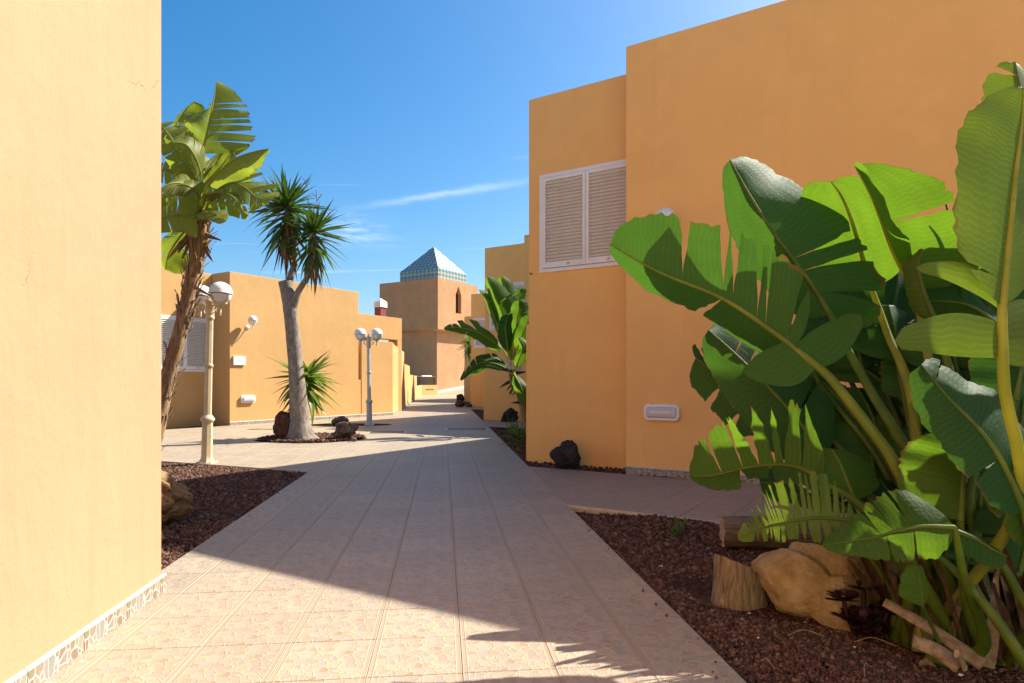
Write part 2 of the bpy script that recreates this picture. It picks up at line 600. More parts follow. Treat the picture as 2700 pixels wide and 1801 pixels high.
GROUND = m_plain('dry_ground', (.27, .20, .14), .95, .1, bump=.02, bscale=8)
WHITE = m_plain('white_lacquer', (.82, .79, .74), .42, .4, var=.04)
SLATW = m_plain('slat_lacquer', (.80, .74, .64), .45, .35, var=.05)
OPAL = m_plain('opal_plastic', (.80, .79, .76), .3, .45, var=.04)
CREAM = m_plain('cream_paint', (.62, .50, .30), .38, .45, var=.12)
GREY = m_plain('grey_paint', (.50, .50, .51), .38, .5, var=.12)
DARKM = m_plain('dark_metal', (.035, .028, .028), .5, .4)
DARKV = m_plain('dark_inside', (.05, .035, .03), .9, .1)
LEAF = m_leaf('strelitzia_leaf')
LEAF_D = m_leaf('strelitzia_leaf_deep', (.012, .055, .010), (.030, .100, .014), (.10, .26, .02), .26, .58)
LEAF_Y = m_leaf('strelitzia_leaf_olive', (.055, .115, .016), (.10, .16, .022), (.22, .34, .02), .30, .46)
LEAF_T = m_leaf('tree_strelitzia_leaf', (.11, .145, .018), (.19, .21, .05), (.36, .46, .03), .46, .46, dry=1.0)
STALK = m_stalk('stalk_green', (.065, .12, .012), (.13, .175, .02))
STALK_Y = m_stalk('stalk_yellow', (.22, .26, .03), (.33, .33, .045))
STALK_M = m_stalk('stalk_olive', (.12, .17, .018), (.20, .23, .03))
SWORD = m_leaf('yucca_leaf', (.042, .095, .020), (.105, .17, .035), (.12, .24, .03), .16, .42, freq=2)
SWORD_Y = m_leaf('yucca_leaf_bright', (.055, .12, .016), (.13, .20, .025), (.25, .36, .03), .25, .4, freq=2)
DARKDRY = m_bark('dark_dry_sheath', ((.030, .017, .010), (.085, .046, .022), (.16, .095, .05)), (14, 14, 3), .01)
DEAD = m_plain('dead_leaf', (.27, .165, .085), .9, .1, var=.3, bump=.004)
BARK_Y = m_bark('yucca_bark', ((.11, .088, .07), (.24, .198, .158), (.36, .31, .255)), (9, 9, 5), .02)
BARK_S = m_bark('strelitzia_bark', ((.14, .08, .042), (.35, .215, .11), (.50, .39, .28)), (12, 12, 1.4), .03)
SAND = m_rock('sandstone', ((.25, .16, .065), (.50, .365, .165), (.64, .50, .28)), 8, .06)
SAND_B = m_rock('brown_stone', ((.13, .075, .035), (.30, .19, .09), (.40, .28, .15)), 5, .04, .012)
LAVA = m_rock('dark_lava', ((.020, .016, .015), (.045, .036, .033), (.085, .068, .06)), 7, .03, .02)
LAVA_R = m_rock('red_lava', ((.055, .024, .016), (.12, .05, .032), (.19, .085, .055)), 9, .02, .015)
LAVA_G = m_rock('grey_lava', ((.05, .035, .03), (.15, .105, .085), (.25, .19, .15)), 8, .03, .02)
LOGW = m_bark('weathered_log', ((.05, .035, .025), (.21, .155, .10), (.34, .27, .20)), (3, 26, 26), .03)
STUMPW = m_bark('stump_bark', ((.06, .043, .027), (.28, .21, .125), (.43, .345, .23)), (26, 26, 3), .03)
CUTW = m_bark('cut_wood', ((.20, .14, .08), (.38, .28, .17), (.48, .37, .25)), (4, 4, 40), .004)
STRAW = m_bark('dry_stalk', ((.12, .075, .04), (.25, .175, .105), (.36, .28, .185)), (12, 12, 12), .008)
AEON = m_plain('purple_succulent', (.040, .012, .014), .5, .3, var=.3)
AEON_C = m_plain('succulent_heart', (.22, .17, .02), .4, .4)
WEEDM = m_leaf('weed_leaf', (.05, .15, .02), (.09, .22, .03), (.2, .4, .04), .3, .4, 2)
CHIM = m_plain('maroon_paint', (.24, .065, .055), .7, .2, bump=.002)
TURQ = m_plain('turquoise_glaze', (.03, .30, .32), .3, .5, var=.2)
PINKT = m_plain('pink_glaze', (.54, .38, .31), .35, .45, var=.12)
SIGNI = m_plain('grey_print', (.50, .51, .52), .5, .3)
SIGNK = m_plain('dark_print', (.20, .21, .22), .5, .3)
SIGNB = m_plain('blue_print', (.25, .45, .60), .5, .3)
CHIPW = m_plain('pale_chip', (.62, .58, .52), .7, .2)
LENS = m_plain('lens', (.55, .55, .62), .12, .6, var=.02)
TUBEM = m_plain('lamp_tube', (.80, .70, .52), .4, .3, var=.02)

# ================================================================== THE SETTING
TS = .335
def clip(poly, nx, ny, c):
    out = []
    for i in range(len(poly)):
        a, b = poly[i], poly[(i + 1) % len(poly)]
        da, db = nx * a[0] + ny * a[1] - c, nx * b[0] + ny * b[1] - c
        if da <= 0: out.append(a)
        if da * db < 0:
            t = da / (da - db)
            out.append((a[0] + (b[0] - a[0]) * t, a[1] + (b[1] - a[1]) * t))
    return out
def area(p):
    return .5 * sum(p[i][0] * p[(i + 1) % len(p)][1] - p[(i + 1) % len(p)][0] * p[i][1] for i in range(len(p)))
def halfplanes(poly):
    """of a convex counter-clockwise polygon: (nx, ny, c) with n.p <= c inside"""
    if area(poly) < 0: poly = poly[::-1]
    out = []
    for i in range(len(poly)):
        a, b = poly[i], poly[(i + 1) % len(poly)]
        nx, ny = b[1] - a[1], a[0] - b[0]
        l = math.hypot(nx, ny)
        out.append((nx / l, ny / l, (nx * a[0] + ny * a[1]) / l))
    return out
def tile_geo(poly, th=.012, bev=.0022, gap=.0012, ext=0):
    n = len(poly)
    hp = halfplanes(poly)
    if area(poly) < 0: poly = poly[::-1]
    def inset(d):
        q = poly
        for nx, ny, c in hp: q = clip(q, nx, ny, c - d)
        return q
    a, b = inset(gap), inset(gap + bev)
    if len(a) != n or len(b) != n: return None
    vs_ = [(x, y, 0) for x, y in b] + [(x, y, -bev * .8) for x, y in a] + [(x, y, -th) for x, y in a]
    fs = [tuple(range(n))]
    for k in range(n):
        k2 = (k + 1) % n
        fs.append((n + k, n + k2, k2, k)); fs.append((2 * n + k, 2 * n + k2, n + k2, n + k))
    uv = [(x / TS + .5, y / TS + .5) for x, y, z in vs_]
    return vs_, fs, uv
def pave(parent, origin, rotz, phase, ranges, planes, m, most=300, holes=(), seed=1, rest_name='distant_tile_field'):
    """tiles on a grid turned by rotz, clipped to the half planes (world), the largest in view as single parts"""
    rg = random.Random(seed)
    cr, sr = math.cos(rotz), math.sin(rotz)
    items = []
    for i in range(ranges[0], ranges[1]):
        for j in range(ranges[2], ranges[3]):
            la, lb = phase[0] + (i + .5) * TS, phase[1] + (j + .5) * TS
            wx, wy = origin[0] + la * cr - lb * sr, origin[1] + la * sr + lb * cr
            h = TS / 2
            q = [(-h, -h), (h, -h), (h, h), (-h, h)]
            full = True
            for nx, ny, c in planes:
                lx, ly = nx * cr + ny * sr, -nx * sr + ny * cr
                cc = c - nx * wx - ny * wy
                q2 = clip(q, lx, ly, cc)
                if len(q2) < 3: q = []; break
                if len(q2) != len(q) or any(abs(u[0] - v[0]) + abs(u[1] - v[1]) > 1e-6 for u, v in zip(q, q2)): full = False
                q = q2
            if not q or area(q) < .004: continue
            if any(math.hypot(wx - hx, wy - hy) < hr for hx, hy, hr in holes): continue
            inview = wy > 1.7 and abs(wx / wy) < .84
            items.append((0 if inview else 1, wy * wy, wx, wy, q, full))
    items.sort(key=lambda t: (t[0], t[1]))
    shared = None
    rest = MB()
    for k, (nv, d2, wx, wy, q, full) in enumerate(items):
        g = tile_geo(q)
        if g is None: continue
        dz = rg.uniform(-.0007, .0007)
        tx, ty = rg.uniform(-.0014, .0014), rg.uniform(-.0014, .0014)
        if k < most:
            if full:
                if shared is None:
                    mb = MB(); mb.add(*g); shared = mb.mesh('tile'); shared.materials.append(m)
                me = shared
            else:
                mb = MB(); mb.add(*g); me = mb.mesh('tile'); me.materials.append(m)
            o = mesh_obj('tile', me, None, parent)
            o.location = (wx, wy, dz); o.rotation_euler = (tx, ty, rotz)
        else:
            vs_ = [(wx + x * cr - y * sr, wy + x * sr + y * cr, z + dz) for x, y, z in g[0]]
            rest.add(vs_, g[1], g[2], tint=rg.random())
    if rest.v:
        o = build(rest, rest_name, m, parent)
        tag(o, kind='stuff')
def sheet(name, poly, z, m, label=None, kind='structure', parent=None):
    mb = MB()
    tris = tessellate_polygon([[Vector((x, y, 0)) for x, y in poly]])
    fs = []
    for t in tris:
        a = [poly[i] for i in t]
        fs.append(tuple(t) if area(a) > 0 else tuple(reversed(t)))
    mb.add([(x, y, z) for x, y in poly], fs)
    o = build(mb, name, m, parent)
    if kind: tag(o, kind=kind)
    if label: o['label'] = label
    return o
def xy(v): return (v.x, v.y)

# ground to the horizon
mb = MB()
mb.add([(-1500, -300, -.16), (1500, -300, -.16), (1500, 3000, -.16), (-1500, 3000, -.16)], [(0, 1, 2, 3)])
tag(build(mb, 'ground', GROUND), 'dry sandy ground around the houses', kind='structure')

# main path
path_poly = [xy(PF(PATH_L, -14)), xy(PF(PATH_R, -14)), xy(PF(PATH_R, 40)), xy(PF(PATH_L, 40))]
path = sheet('path', path_poly, -.010, MORTAR, 'long paved path of pebble print tiles between the houses')
YP = 2.285 - 10 * TS
pave(path, (0, 0), PA, (.068 - 6 * TS, YP), (0, 12, 0, 119), halfplanes(path_poly), TILE, 300, seed=3)
# plaza on the left
plaza_poly = [xy(PF(PATH_L, 7.62)), xy(PF(PATH_L, 20.1)), (-8.75, 11.65), (-8.75, 10.2)]
plaza = sheet('plaza', plaza_poly, -.0105, MORTAR, 'sunlit paved square in front of the left house')
pave(plaza, (0, 0), PA, (.068 - 26 * TS, YP), (-4, 24, 10, 70), halfplanes(plaza_poly), TILE, 300, holes=((-3.62, 11.62, .62),), seed=4)
# side paths to the doors of the right hand houses
def side_path(i):
    off = STEP * i
    o2 = off.x * V2.x + off.y * V2.y, off.x * U2.x + off.y * U2.y
    u0, u1 = 4.83 + o2[1], 6.755 + o2[1]
    v0, v1 = -4.2 + o2[0], 2.0 + o2[0] + 4
    rect = [xy(GF(v0, u0)), xy(GF(v1, u0)), xy(GF(v1, u1)), xy(GF(v0, u1))]
    e = PF(PATH_R, 0)
    q = clip(rect, -PN.x, -PN.y, -PATH_R)
    lab = ['side path of plain tiles leading right to the nearest door', 'shaded side path beyond the low stub wall', 'narrow side path in front of the third house'][i]
    s = sheet('side_path', q, -.011, MORTAR, lab)
    pave(s, (0, 0), -GA, (v0, u0), (0, 40, 0, 6), halfplanes(q), TILE_S, 160 if i == 0 else 0, seed=9 + i)
    # rounded edging strip along the bed
    if i == 0:
        a = GF((PATH_R - u0 * U2.dot(PN)) / V2.dot(PN), u0 - .018)
        n = 0
        while n < 9:
            k = MB()
            p0 = a + V2 * (n * .335 + .02); p1 = p0 + V2 * .331
            prof = [(-.018, -.09), (-.018, -.012), (-.012, -.002), (-.002, .003), (.010, .003), (.018, -.002)]
            vs_ = [p + U2 * x + Vector((0, 0, z)) for p in (p0, p1) for x, z in prof]
            m_ = len(prof)
            k.add(vs_, [(j, j + 1, m_ + j + 1, m_ + j) for j in range(m_ - 1)] + [tuple(range(m_)), tuple(reversed(range(m_, 2 * m_)))])
            build(k, 'edging_tile', KERB, s)
            n += 1
for i in range(3): side_path(i)
# edging along the left bed
def edging(parent, a, b, hgt=.003, w=.03):
    a, b = Vector(a), Vector(b)
    d = (b - a); L = d.length; d.normalize(); nrm = Vector((-d.y, d.x, 0))
    n = max(1, round(L / .335)); s = L / n
    for k in range(n):
        m_ = MB()
        p0 = a + d * (k * s + .0015); p1 = a + d * ((k + 1) * s - .0015)
        prof = [(-w / 2, -.09), (-w / 2, hgt - .008), (-w / 2 + .006, hgt), (w / 2 - .006, hgt), (w / 2, hgt - .006)]
        vs_ = [p + nrm * x + Vector((0, 0, z)) for p in (p0, p1) for x, z in prof]
        q = len(prof)
        m_.add(vs_, [(j + 1, j, q + j, q + j + 1) for j in range(q - 1)])
        build(m_, 'edging_tile', KERB, parent)
LB0 = PF(PATH_L, 7.60); LB1 = Vector((-8.75, 10.18, 0))
edging(plaza, LB1, LB0)

# unseen pale paving added behind the viewer to bounce light forward
sheet('rear_bounce_paving', [xy(PF(PATH_R + .01, -14)), xy(PF(9, -14)), xy(PF(9, -2.6)), xy(PF(PATH_R + .01, -2.6))], -.012, TILE_S, 'unseen pale paving added behind the viewer for bounce light')
# unseen house front added behind the viewer, bounces warm light onto shaded walls
b = MB(); box(b, .3, 12, -9, -3.5, -.1, 5.2, bev=.02)
tag(build(b, 'rear_bounce_wall', WALL_P, rotz=-GA), 'unseen cream house front added behind the viewer for bounce light', kind='structure')
# planting beds
BEDS = {}
fg_bed = [xy(PF(PATH_R, -1.5)), xy(PF(PATH_R, -1.5) + V2 * 6), xy(GF(5.5, 4.80)), xy(GF((PATH_R - 4.80 * U2.dot(PN)) / V2.dot(PN), 4.80))]
BEDS['near'] = tag(sheet('planting_bed', fg_bed, -.045, BED), 'dark lava gravel bed under the big leafed clump', kind='structure')
left_bed = [xy(PF(-1.40, 3.30)), xy(PF(PATH_L, 3.45)), xy(LB0), xy(LB1), (-8.75, 3.0)]
BEDS['left'] = tag(sheet('planting_bed', left_bed, -.035, BED), 'reddish gravel bed behind the near left wall', kind='structure')
def bed_right(i):
    off = STEP * i
    e0 = GF((PATH_R - (6.755 + off.dot(U2)) * U2.dot(PN)) / V2.dot(PN), 6.755 + off.dot(U2))
    un = 4.83 + (STEP * (i + 1)).dot(U2)
    e1 = GF((PATH_R - un * U2.dot(PN)) / V2.dot(PN), un)
    q = [xy(e0), xy(e0 + V2 * 1.9), xy(e0 + V2 * 5.6 + U2 * .6), xy(e1 + V2 * 4), xy(e1)]
    lab = ['dark gravel bed at the foot of the shuttered wall', 'dark gravel bed below the second house', 'small dark gravel bed below the third house'][i]
    return tag(sheet('planting_bed', q, -.03, BED), lab, kind='structure'), q
bed_polys = [bed_right(i) for i in range(3)]
# round tree bed: a low heap of gravel inside a cut circle of tiles
def heap(name, cx, cy, rx, ry, h, label, seed=2):
    rg = random.Random(seed)
    m_ = MB(); n = 40; rings = 6
    vs_ = [(cx, cy, .004 + h)]
    for r in range(1, rings + 1):
        f = r / rings
        for k in range(n):
            th = 2 * math.pi * k / n
            jj = 1 + .03 * math.sin(5 * th + seed) + .02 * math.sin(11 * th)
            vs_.append((cx + rx * f * jj * math.cos(th), cy + ry * f * jj * math.sin(th), .004 + h * (1 - f ** 2) + rg.uniform(-.004, .004) * (f < 1)))
    fs = [(0, 1 + k, 1 + (k + 1) % n) for k in range(n)]
    for r in range(rings - 1):
        for k in range(n):
            a = 1 + r * n + k; b = 1 + r * n + (k + 1) % n
            fs.append((a, a + n, b + n, b))
    m_.add(vs_, fs, smooth=True)
    o = build(m_, name, BED)
    return tag(o, label, kind='structure')
heap('tree_bed', -3.60, 11.62, .95, .88, .035, 'round gravel bed around the tree')
heap('lamp_bed', -3.85, 15.35, 1.0, .42, .02, 'small dark gravel bed at the foot of the far lamp', 5)
# gravel strip in the recess of the left house
CL = Vector((-6.61, 15.09, 0))
sheet('gravel_strip', [xy(CL + U2 * .02), xy(CL + V2 * .002 - U2 * 4.2), xy(CL - V2 * .72 - U2 * 4.2), xy(CL - V2 * .72)], -.02, BED, 'thin gravel strip below the shuttered left wall')

# loose lava stones
def icosa():
    t = (1 + 5 ** .5) / 2
    v = np.array([(-1, t, 0), (1, t, 0), (-1, -t, 0), (1, -t, 0), (0, -1, t), (0, 1, t), (0, -1, -t), (0, 1, -t), (t, 0, -1), (t, 0, 1), (-t, 0, -1), (-t, 0, 1)], float)
    v /= np.linalg.norm(v[0])
    f = np.array([(0, 11, 5), (0, 5, 1), (0, 1, 7), (0, 7, 10), (0, 10, 11), (1, 5, 9), (5, 11, 4), (11, 10, 2), (10, 7, 6), (7, 1, 8), (3, 9, 4), (3, 4, 2), (3, 2, 6), (3, 6, 8), (3, 8, 9), (4, 9, 5), (2, 4, 11), (6, 2, 10), (8, 6, 7), (9, 8, 1)])
    return v, f
def gravel(name, poly, n, r0, r1, z, label, seed, zf=None, near=None):
    rg = np.random.default_rng(seed)
    poly = np.array(poly)
    lo, hi = poly.min(0), poly.max(0)
    pts = np.zeros((0, 2))
    while len(pts) < n:
        q = lo + rg.random((n * 2, 2)) * (hi - lo)
        ins = np.zeros(len(q), bool)
        j = len(poly) - 1
        for i in range(len(poly)):
            a, b = poly[i], poly[j]
            c = (a[1] > q[:, 1]) != (b[1] > q[:, 1])
            with np.errstate(divide='ignore', invalid='ignore'):
                c &= q[:, 0] < (b[0] - a[0]) * (q[:, 1] - a[1]) / (b[1] - a[1]) + a[0]
            ins ^= c
            j = i
        q = q[ins]
        if near: q = q[rg.random(len(q)) < np.clip((near / q[:, 1]) ** 2, .05, 1)]
        pts = np.vstack([pts, q])
    pts = pts[:n]
    v0, f0 = icosa()
    rad = r0 + (r1 - r0) * rg.random(n) ** 2.2
    if near: rad = rad * np.clip(pts[:, 1] / near, .8, 1.6)
    ax = rg.normal(size=(n, 3)); ax /= np.linalg.norm(ax, axis=1)[:, None]
    an = rg.random(n) * 6.283
    K = np.zeros((n, 3, 3))
    K[:, 0, 1] = -ax[:, 2]; K[:, 0, 2] = ax[:, 1]; K[:, 1, 0] = ax[:, 2]; K[:, 1, 2] = -ax[:, 0]; K[:, 2, 0] = -ax[:, 1]; K[:, 2, 1] = ax[:, 0]
    Rm = np.eye(3)[None] + np.sin(an)[:, None, None] * K + (1 - np.cos(an))[:, None, None] * (K @ K)
    S = .7 + .6 * rg.random((n, 1, 3))
    vv = v0[None] * (1 + .26 * rg.normal(size=(n, 12, 1))) * S
    vv = np.einsum('nij,nkj->nki', Rm, vv) * rad[:, None, None]
    zz = z + rad * .35 + rg.random(n) * r1 * .9
    if zf is not None: zz = zz + zf(pts[:, 0], pts[:, 1])
    vv[:, :, 0] += pts[:, 0][:, None]; vv[:, :, 1] += pts[:, 1][:, None]; vv[:, :, 2] += zz[:, None]
    ff = (f0[None] + (np.arange(n) * 12)[:, None, None]).reshape(-1, 3)
    me = bpy.data.meshes.new(name)
    me.vertices.add(n * 12); me.vertices.foreach_set('co', vv.reshape(-1).astype(np.float32))
    m = len(ff)
    me.loops.add(m * 3); me.loops.foreach_set('vertex_index', ff.reshape(-1).astype(np.int32))
    me.polygons.add(m); me.polygons.foreach_set('loop_start', (np.arange(m) * 3).astype(np.int32))
    a = me.attributes.new('tint', 'FLOAT', 'FACE')
    a.data.foreach_set('value', np.repeat(rg.random(n), 20).astype(np.float32))
    me.update(calc_edges=True)
    o = mesh_obj(name, me, GRAVEL)
    return tag(o, label, 'gravel', kind='stuff')
def fgz(x, y):
    return .02 * np.sin(x * 3.1 + 1) * np.sin(y * 2.3) + .012 * np.sin(x * 7 + y * 5)
vis_bed = [xy(PF(PATH_R + .01, 1.75)), (2.6, 1.9), (3.6, 3.1), xy(GF(2.2, 4.79)), xy(GF((PATH_R + .01 - 4.79 * U2.dot(PN)) / V2.dot(PN), 4.79))]
gravel('lava_gravel', vis_bed, 72000, .0045, .0108, -.045, 'dark red brown lava gravel under the big leafed clump', 11, fgz, near=2.4)
vis_left = [xy(PF(-1.55, 3.32)), xy(PF(PATH_L - .01, 3.45)), xy(PF(PATH_L - .02, 7.56)), (-4.9, 8.5), (-3.2, 5.0)]
gravel('lava_gravel', vis_left, 22000, .009, .018, -.035, 'reddish lava gravel behind the near left wall', 12)
q0 = bed_polys[0][1]
gravel('lava_gravel', [q0[0], q0[1], xy(Vector((*q0[1], 0)) + U2 * .5), xy(Vector((*q0[0], 0)) + U2 * 2 - V2 * .2), q0[4]], 7000, .010, .02, -.03, 'dark lava gravel at the foot of the shuttered wall', 13)
th = [k * math.pi / 12 for k in range(24)]
gravel('lava_gravel', [(-3.6 + .93 * math.cos(t), 11.62 + .86 * math.sin(t)) for t in th], 3500, .010, .022, .012, 'lava gravel heaped round the tree foot', 14)

# stray grains on the paving along the bed edges
rr = random.Random(6)
def strays(a, c, n, name_, label, seed):
    pts = []
    q = [a, c, (c[0] - .10, c[1]), (a[0] - .10, a[1])]
    gravel('stray_gravel', q, n, .003, .008, .002, label, seed)
strays(xy(PF(PATH_R, 1.9)), xy(PF(PATH_R, 4.9)), 16, '', 'few lava grains spilled on the path edge at the right bed', 21)
strays(xy(PF(PATH_L + .10, 3.5)), xy(PF(PATH_L + .10, 7.4)), 14, '', 'few lava grains spilled on the path edge at the left bed', 22)
# ------------------------------------------------------------------ small builders for the houses
def block(name, x0, x1, y0, y1, z0, z1, m, parent, bev=.012):
    b = MB(); box(b, x0, x1, y0, y1, z0, z1, bev=bev)
    return build(b, name, m, parent)
def skirt_mesh(L=.331, h=.085, t=.012):
    b = MB()
    prof = [(0, 0), (-t, 0), (-t, h - .008), (-t + .003, h - .002), (-t + .008, h), (0, h)]
    vs_, uv = [], []
    for x in (0, L):
        for y, z in prof:
            vs_.append((x, y, z)); uv.append((x / .333 + (.13 if y > -.001 else 0), z / .333))
    n = len(prof)
    b.add(vs_, [(j, j + 1, n + j + 1, n + j)[::-1] for j in range(n - 1)] + [tuple(range(n)), tuple(reversed(range(n, 2 * n)))], uv)
    me = b.mesh('skirting_tile'); me.materials.append(SKIRT)
    return me
SK = skirt_mesh()
def skirting(parent, x0, x1, y=0.0, z=0.0):
    n = int((x1 - x0) / .335)
    for k in range(n):
        o = mesh_obj('skirting_tile', SK, None, parent); o.location = (x0 + k * .335, y - .0005, z)
    if x1 - x0 - n * .335 > .03:
        o = mesh_obj('skirting_tile', skirt_mesh(x1 - x0 - n * .335 - .002), None, parent); o.location = (x0 + n * .335, y - .0005, z)
_sl = {}
def slat_mesh(w):
    k = round(w, 3)
    if k not in _sl:
        b = MB()
        prof = [(-.017, -.014), (-.012, -.018), (.017, .010), (.013, .015)]
        vs_ = [(x, y, z) for x in (0, w) for y, z in prof]
        b.add(vs_, [(0, 1, 5, 4), (1, 2, 6, 5), (2, 3, 7, 6), (3, 0, 4, 7), (3, 2, 1, 0), (4, 5, 6, 7)])
        me = b.mesh('slat'); me.materials.append(SLATW); _sl[k] = me
    return _sl[k]
def shutters(parent, x0, x1, z0, z1, y=0.0, slats=True):
    """white frame with two louvred leaves, outward is -y"""
    fw = .045
    b = MB()
    box(b, x0, x1, y - .028, y + .02, z1 - fw, z1, bev=.003)
    box(b, x0, x1, y - .028, y + .02, z0, z0 + fw, bev=.003)
    box(b, x0, x0 + fw, y - .0275, y + .02, z0 + fw, z1 - fw, bev=.003)
    box(b, x1 - fw, x1, y - .0275, y + .02, z0 + fw, z1 - fw, bev=.003)
    build(b, 'window_frame', WHITE, parent)
    b = MB(); box(b, x0 + .01, x1 - .01, y - .001, y + .015, z0 + .01, z1 - .01)
    build(b, 'back_panel', SLATW, parent)
    xm = (x0 + x1) / 2
    for s, (a, c) in enumerate(((x0 + fw + .006, xm - .002), (xm + .002, x1 - fw - .006))):
        zb, zt = z0 + fw + .006, z1 - fw - .006
        st = .042
        b = MB()
        box(b, a, a + st, y - .040, y - .008, zb, zt, bev=.003)
        box(b, c - st, c, y - .040, y - .008, zb, zt, bev=.003)
        box(b, a + st, c - st, y - .0395, y - .008, zt - .042, zt, bev=.003)
        box(b, a + st, c - st, y - .0395, y - .008, zb, zb + .075, bev=.003)
        lf = build(b, 'shutter_leaf', WHITE, parent)
        h0, h1 = zb + .08, zt - .046
        n = int((h1 - h0) / .0415)
        me = slat_mesh(c - a - 2 * st - .004)
        for k in range(n):
            o = mesh_obj('slat', me, None, lf)
            o.location = (a + st + .002, y - .024, h0 + .02 + k * (h1 - h0) / n)
        b = MB()
        M = Matrix.Translation((xm + (-.24 if s == 0 else .30), y - .0405, zb + .036)) @ Matrix.Rotation(R(90), 4, 'X')
        lathe(b, [(.004, .012), (.016, .008), (.018, 0)][::-1], 12, M=M)
        box(b, xm + (-.24 if s == 0 else .30) - .012, xm + (-.24 if s == 0 else .30) + .030, y - .056, y - .046, zb + .032, zb + .041)
        build(b, 'latch', CREAM, lf)
        b = MB()
        hx = a - .004 if s == 0 else c + .004
        for hz in (zb + .12, zt - .16):
            box(b, hx - .007, hx + .007, y - .045, y - .030, hz, hz + .075, bev=.003)
        build(b, 'hinge', WHITE, lf)
def rrect(w, h, r, n=6):
    out = []
    for cx, cz, a0 in ((w / 2 - r, h / 2 - r, 0), (-w / 2 + r, h / 2 - r, 90), (-w / 2 + r, -h / 2 + r, 180), (w / 2 - r, -h / 2 + r, 270)):
        for k in range(n + 1):
            t = R(a0 + 90 * k / n)
            out.append((cx + r * math.cos(t), cz + r * math.sin(t)))
    return out
def stack(mb, rings, M):
    """rings of equal length [(list of (x,z), y)], capped at the last"""
    n = len(rings[0][0])
    vs_ = [M @ Vector((x, y, z)) for ring, y in rings for x, z in ring]
    fs = []
    for i in range(len(rings) - 1):
        for k in range(n):
            k2 = (k + 1) % n
            fs.append((i * n + k, i * n + k2, (i + 1) * n + k2, (i + 1) * n + k)[::-1])
    mb.add(vs_, fs, smooth=False)
    mb.add(vs_[-n:], [tuple(range(n))[::-1]])
    mb.add(vs_[:n], [tuple(range(n))])
def frame_of(loc, rotz):
    return Matrix.Translation(loc) @ Matrix.Rotation(rotz, 4, 'Z')
def bulkhead(loc, rotz, label):
    """oblong bulkhead lamp, back at the wall (y=0), outward -y, loc = centre"""
    t = tag(empty('bulkhead_light', loc, rotz), label, 'wall light', 'bulkhead lights on the walls')
    I = Matrix.Identity(4)
    b = MB()
    stack(b, [(rrect(.375, .165, .045), 0), (rrect(.385, .172, .048), -.03), (rrect(.394, .177, .05), -.034), (rrect(.394, .177, .05), -.046), (rrect(.384, .167, .046), -.052), (rrect(.335, .118, .025), -.052), (rrect(.332, .115, .024), -.046)], I)
    build(b, 'housing', WHITE, t)
    b = MB()
    stack(b, [(rrect(.330, .113, .024), -.046), (rrect(.322, .105, .022), -.066), (rrect(.306, .09, .02), -.074), (rrect(.26, .05, .015), -.077)], I)
    build(b, 'lens', LENS, t)
    b = MB()
    stack(b, [(rrect(.25, .034, .016), -.0755), (rrect(.25, .034, .016), -.079), (rrect(.24, .024, .011), -.083)], I)
    build(b, 'lamp_tube', TUBEM, t)
    for x in (-.10, .11):
        for z in (.0885, -.0885):
            b = MB(); box(b, x - .018, x + .018, -.050, -.028, z - .005, z + .005)
            build(b, 'clip', GREY, t)
    return t
def globe_parts(t, c, r, m_metal, m_top=None):
    """globe lamp head: white half dome over an opal bowl held by four ribs in a cup"""
    top = m_top or WHITE
    b = MB()
    prof = [(r * 1.05, 0), (r * 1.06, .006)] + [(r * 1.02 * math.cos(R(a)), r * 1.02 * math.sin(R(a)) + .006) for a in range(5, 90, 8)] + [(.001, r * 1.02 + .006)]
    lathe(b, prof, 28, c)
    build(b, 'dome', top, t)
    b = MB()
    prof = [(r * .5 * 1.0, -r * .82)] + [(r * .97 * math.cos(R(a)), r * .97 * math.sin(R(a))) for a in range(-58, 1, 6)]
    lathe(b, prof, 28, c)
    build(b, 'bowl', OPAL, t)
    for k in range(4):
        b = MB()
        th = R(45 + 90 * k + 20)
        pts = [Vector((c[0] + r * 1.01 * math.cos(R(a)) * math.cos(th), c[1] + r * 1.01 * math.cos(R(a)) * math.sin(th), c[2] + r * 1.01 * math.sin(R(a)))) for a in range(-58, 3, 10)]
        tube(b, pts, r * .055, 5)
        build(b, 'rib', m_metal, t)
    b = MB()
    lathe(b, [(r * .09, -r * 1.95), (r * .12, -r * 1.5), (r * .10, -r * 1.45), (r * .16, -r * 1.30), (r * .20, -r * 1.12), (r * .36, -r * 1.0), (r * .58, -r * .93), (r * .60, -r * .80), (r * .55, -r * .78)], 18, c)
    build(b, 'cup', m_metal, t)
def wall_lamp(loc, rotz, label, lowcol):
    """loc on the wall, outward -y"""
    t = tag(empty('wall_lamp', loc, rotz), label, 'wall lamp', 'globe lamps on the walls')
    b = MB()
    M = Matrix.Rotation(R(90), 4, 'X')
    lathe(b, [(.055, 0), (.055, .012), (.04, .022), (.02, .03)], 18, M=M)
    build(b, 'wall_plate', lowcol, t)
    b = MB()
    tube(b, spline([(0, -.02, 0), (0, -.10, -.035), (0, -.17, -.03), (0, -.21, .02)], 10), .011, 8)
    build(b, 'arm', lowcol, t)
    globe_parts(t, (0, -.21, .16), .105, lowcol)
    return t

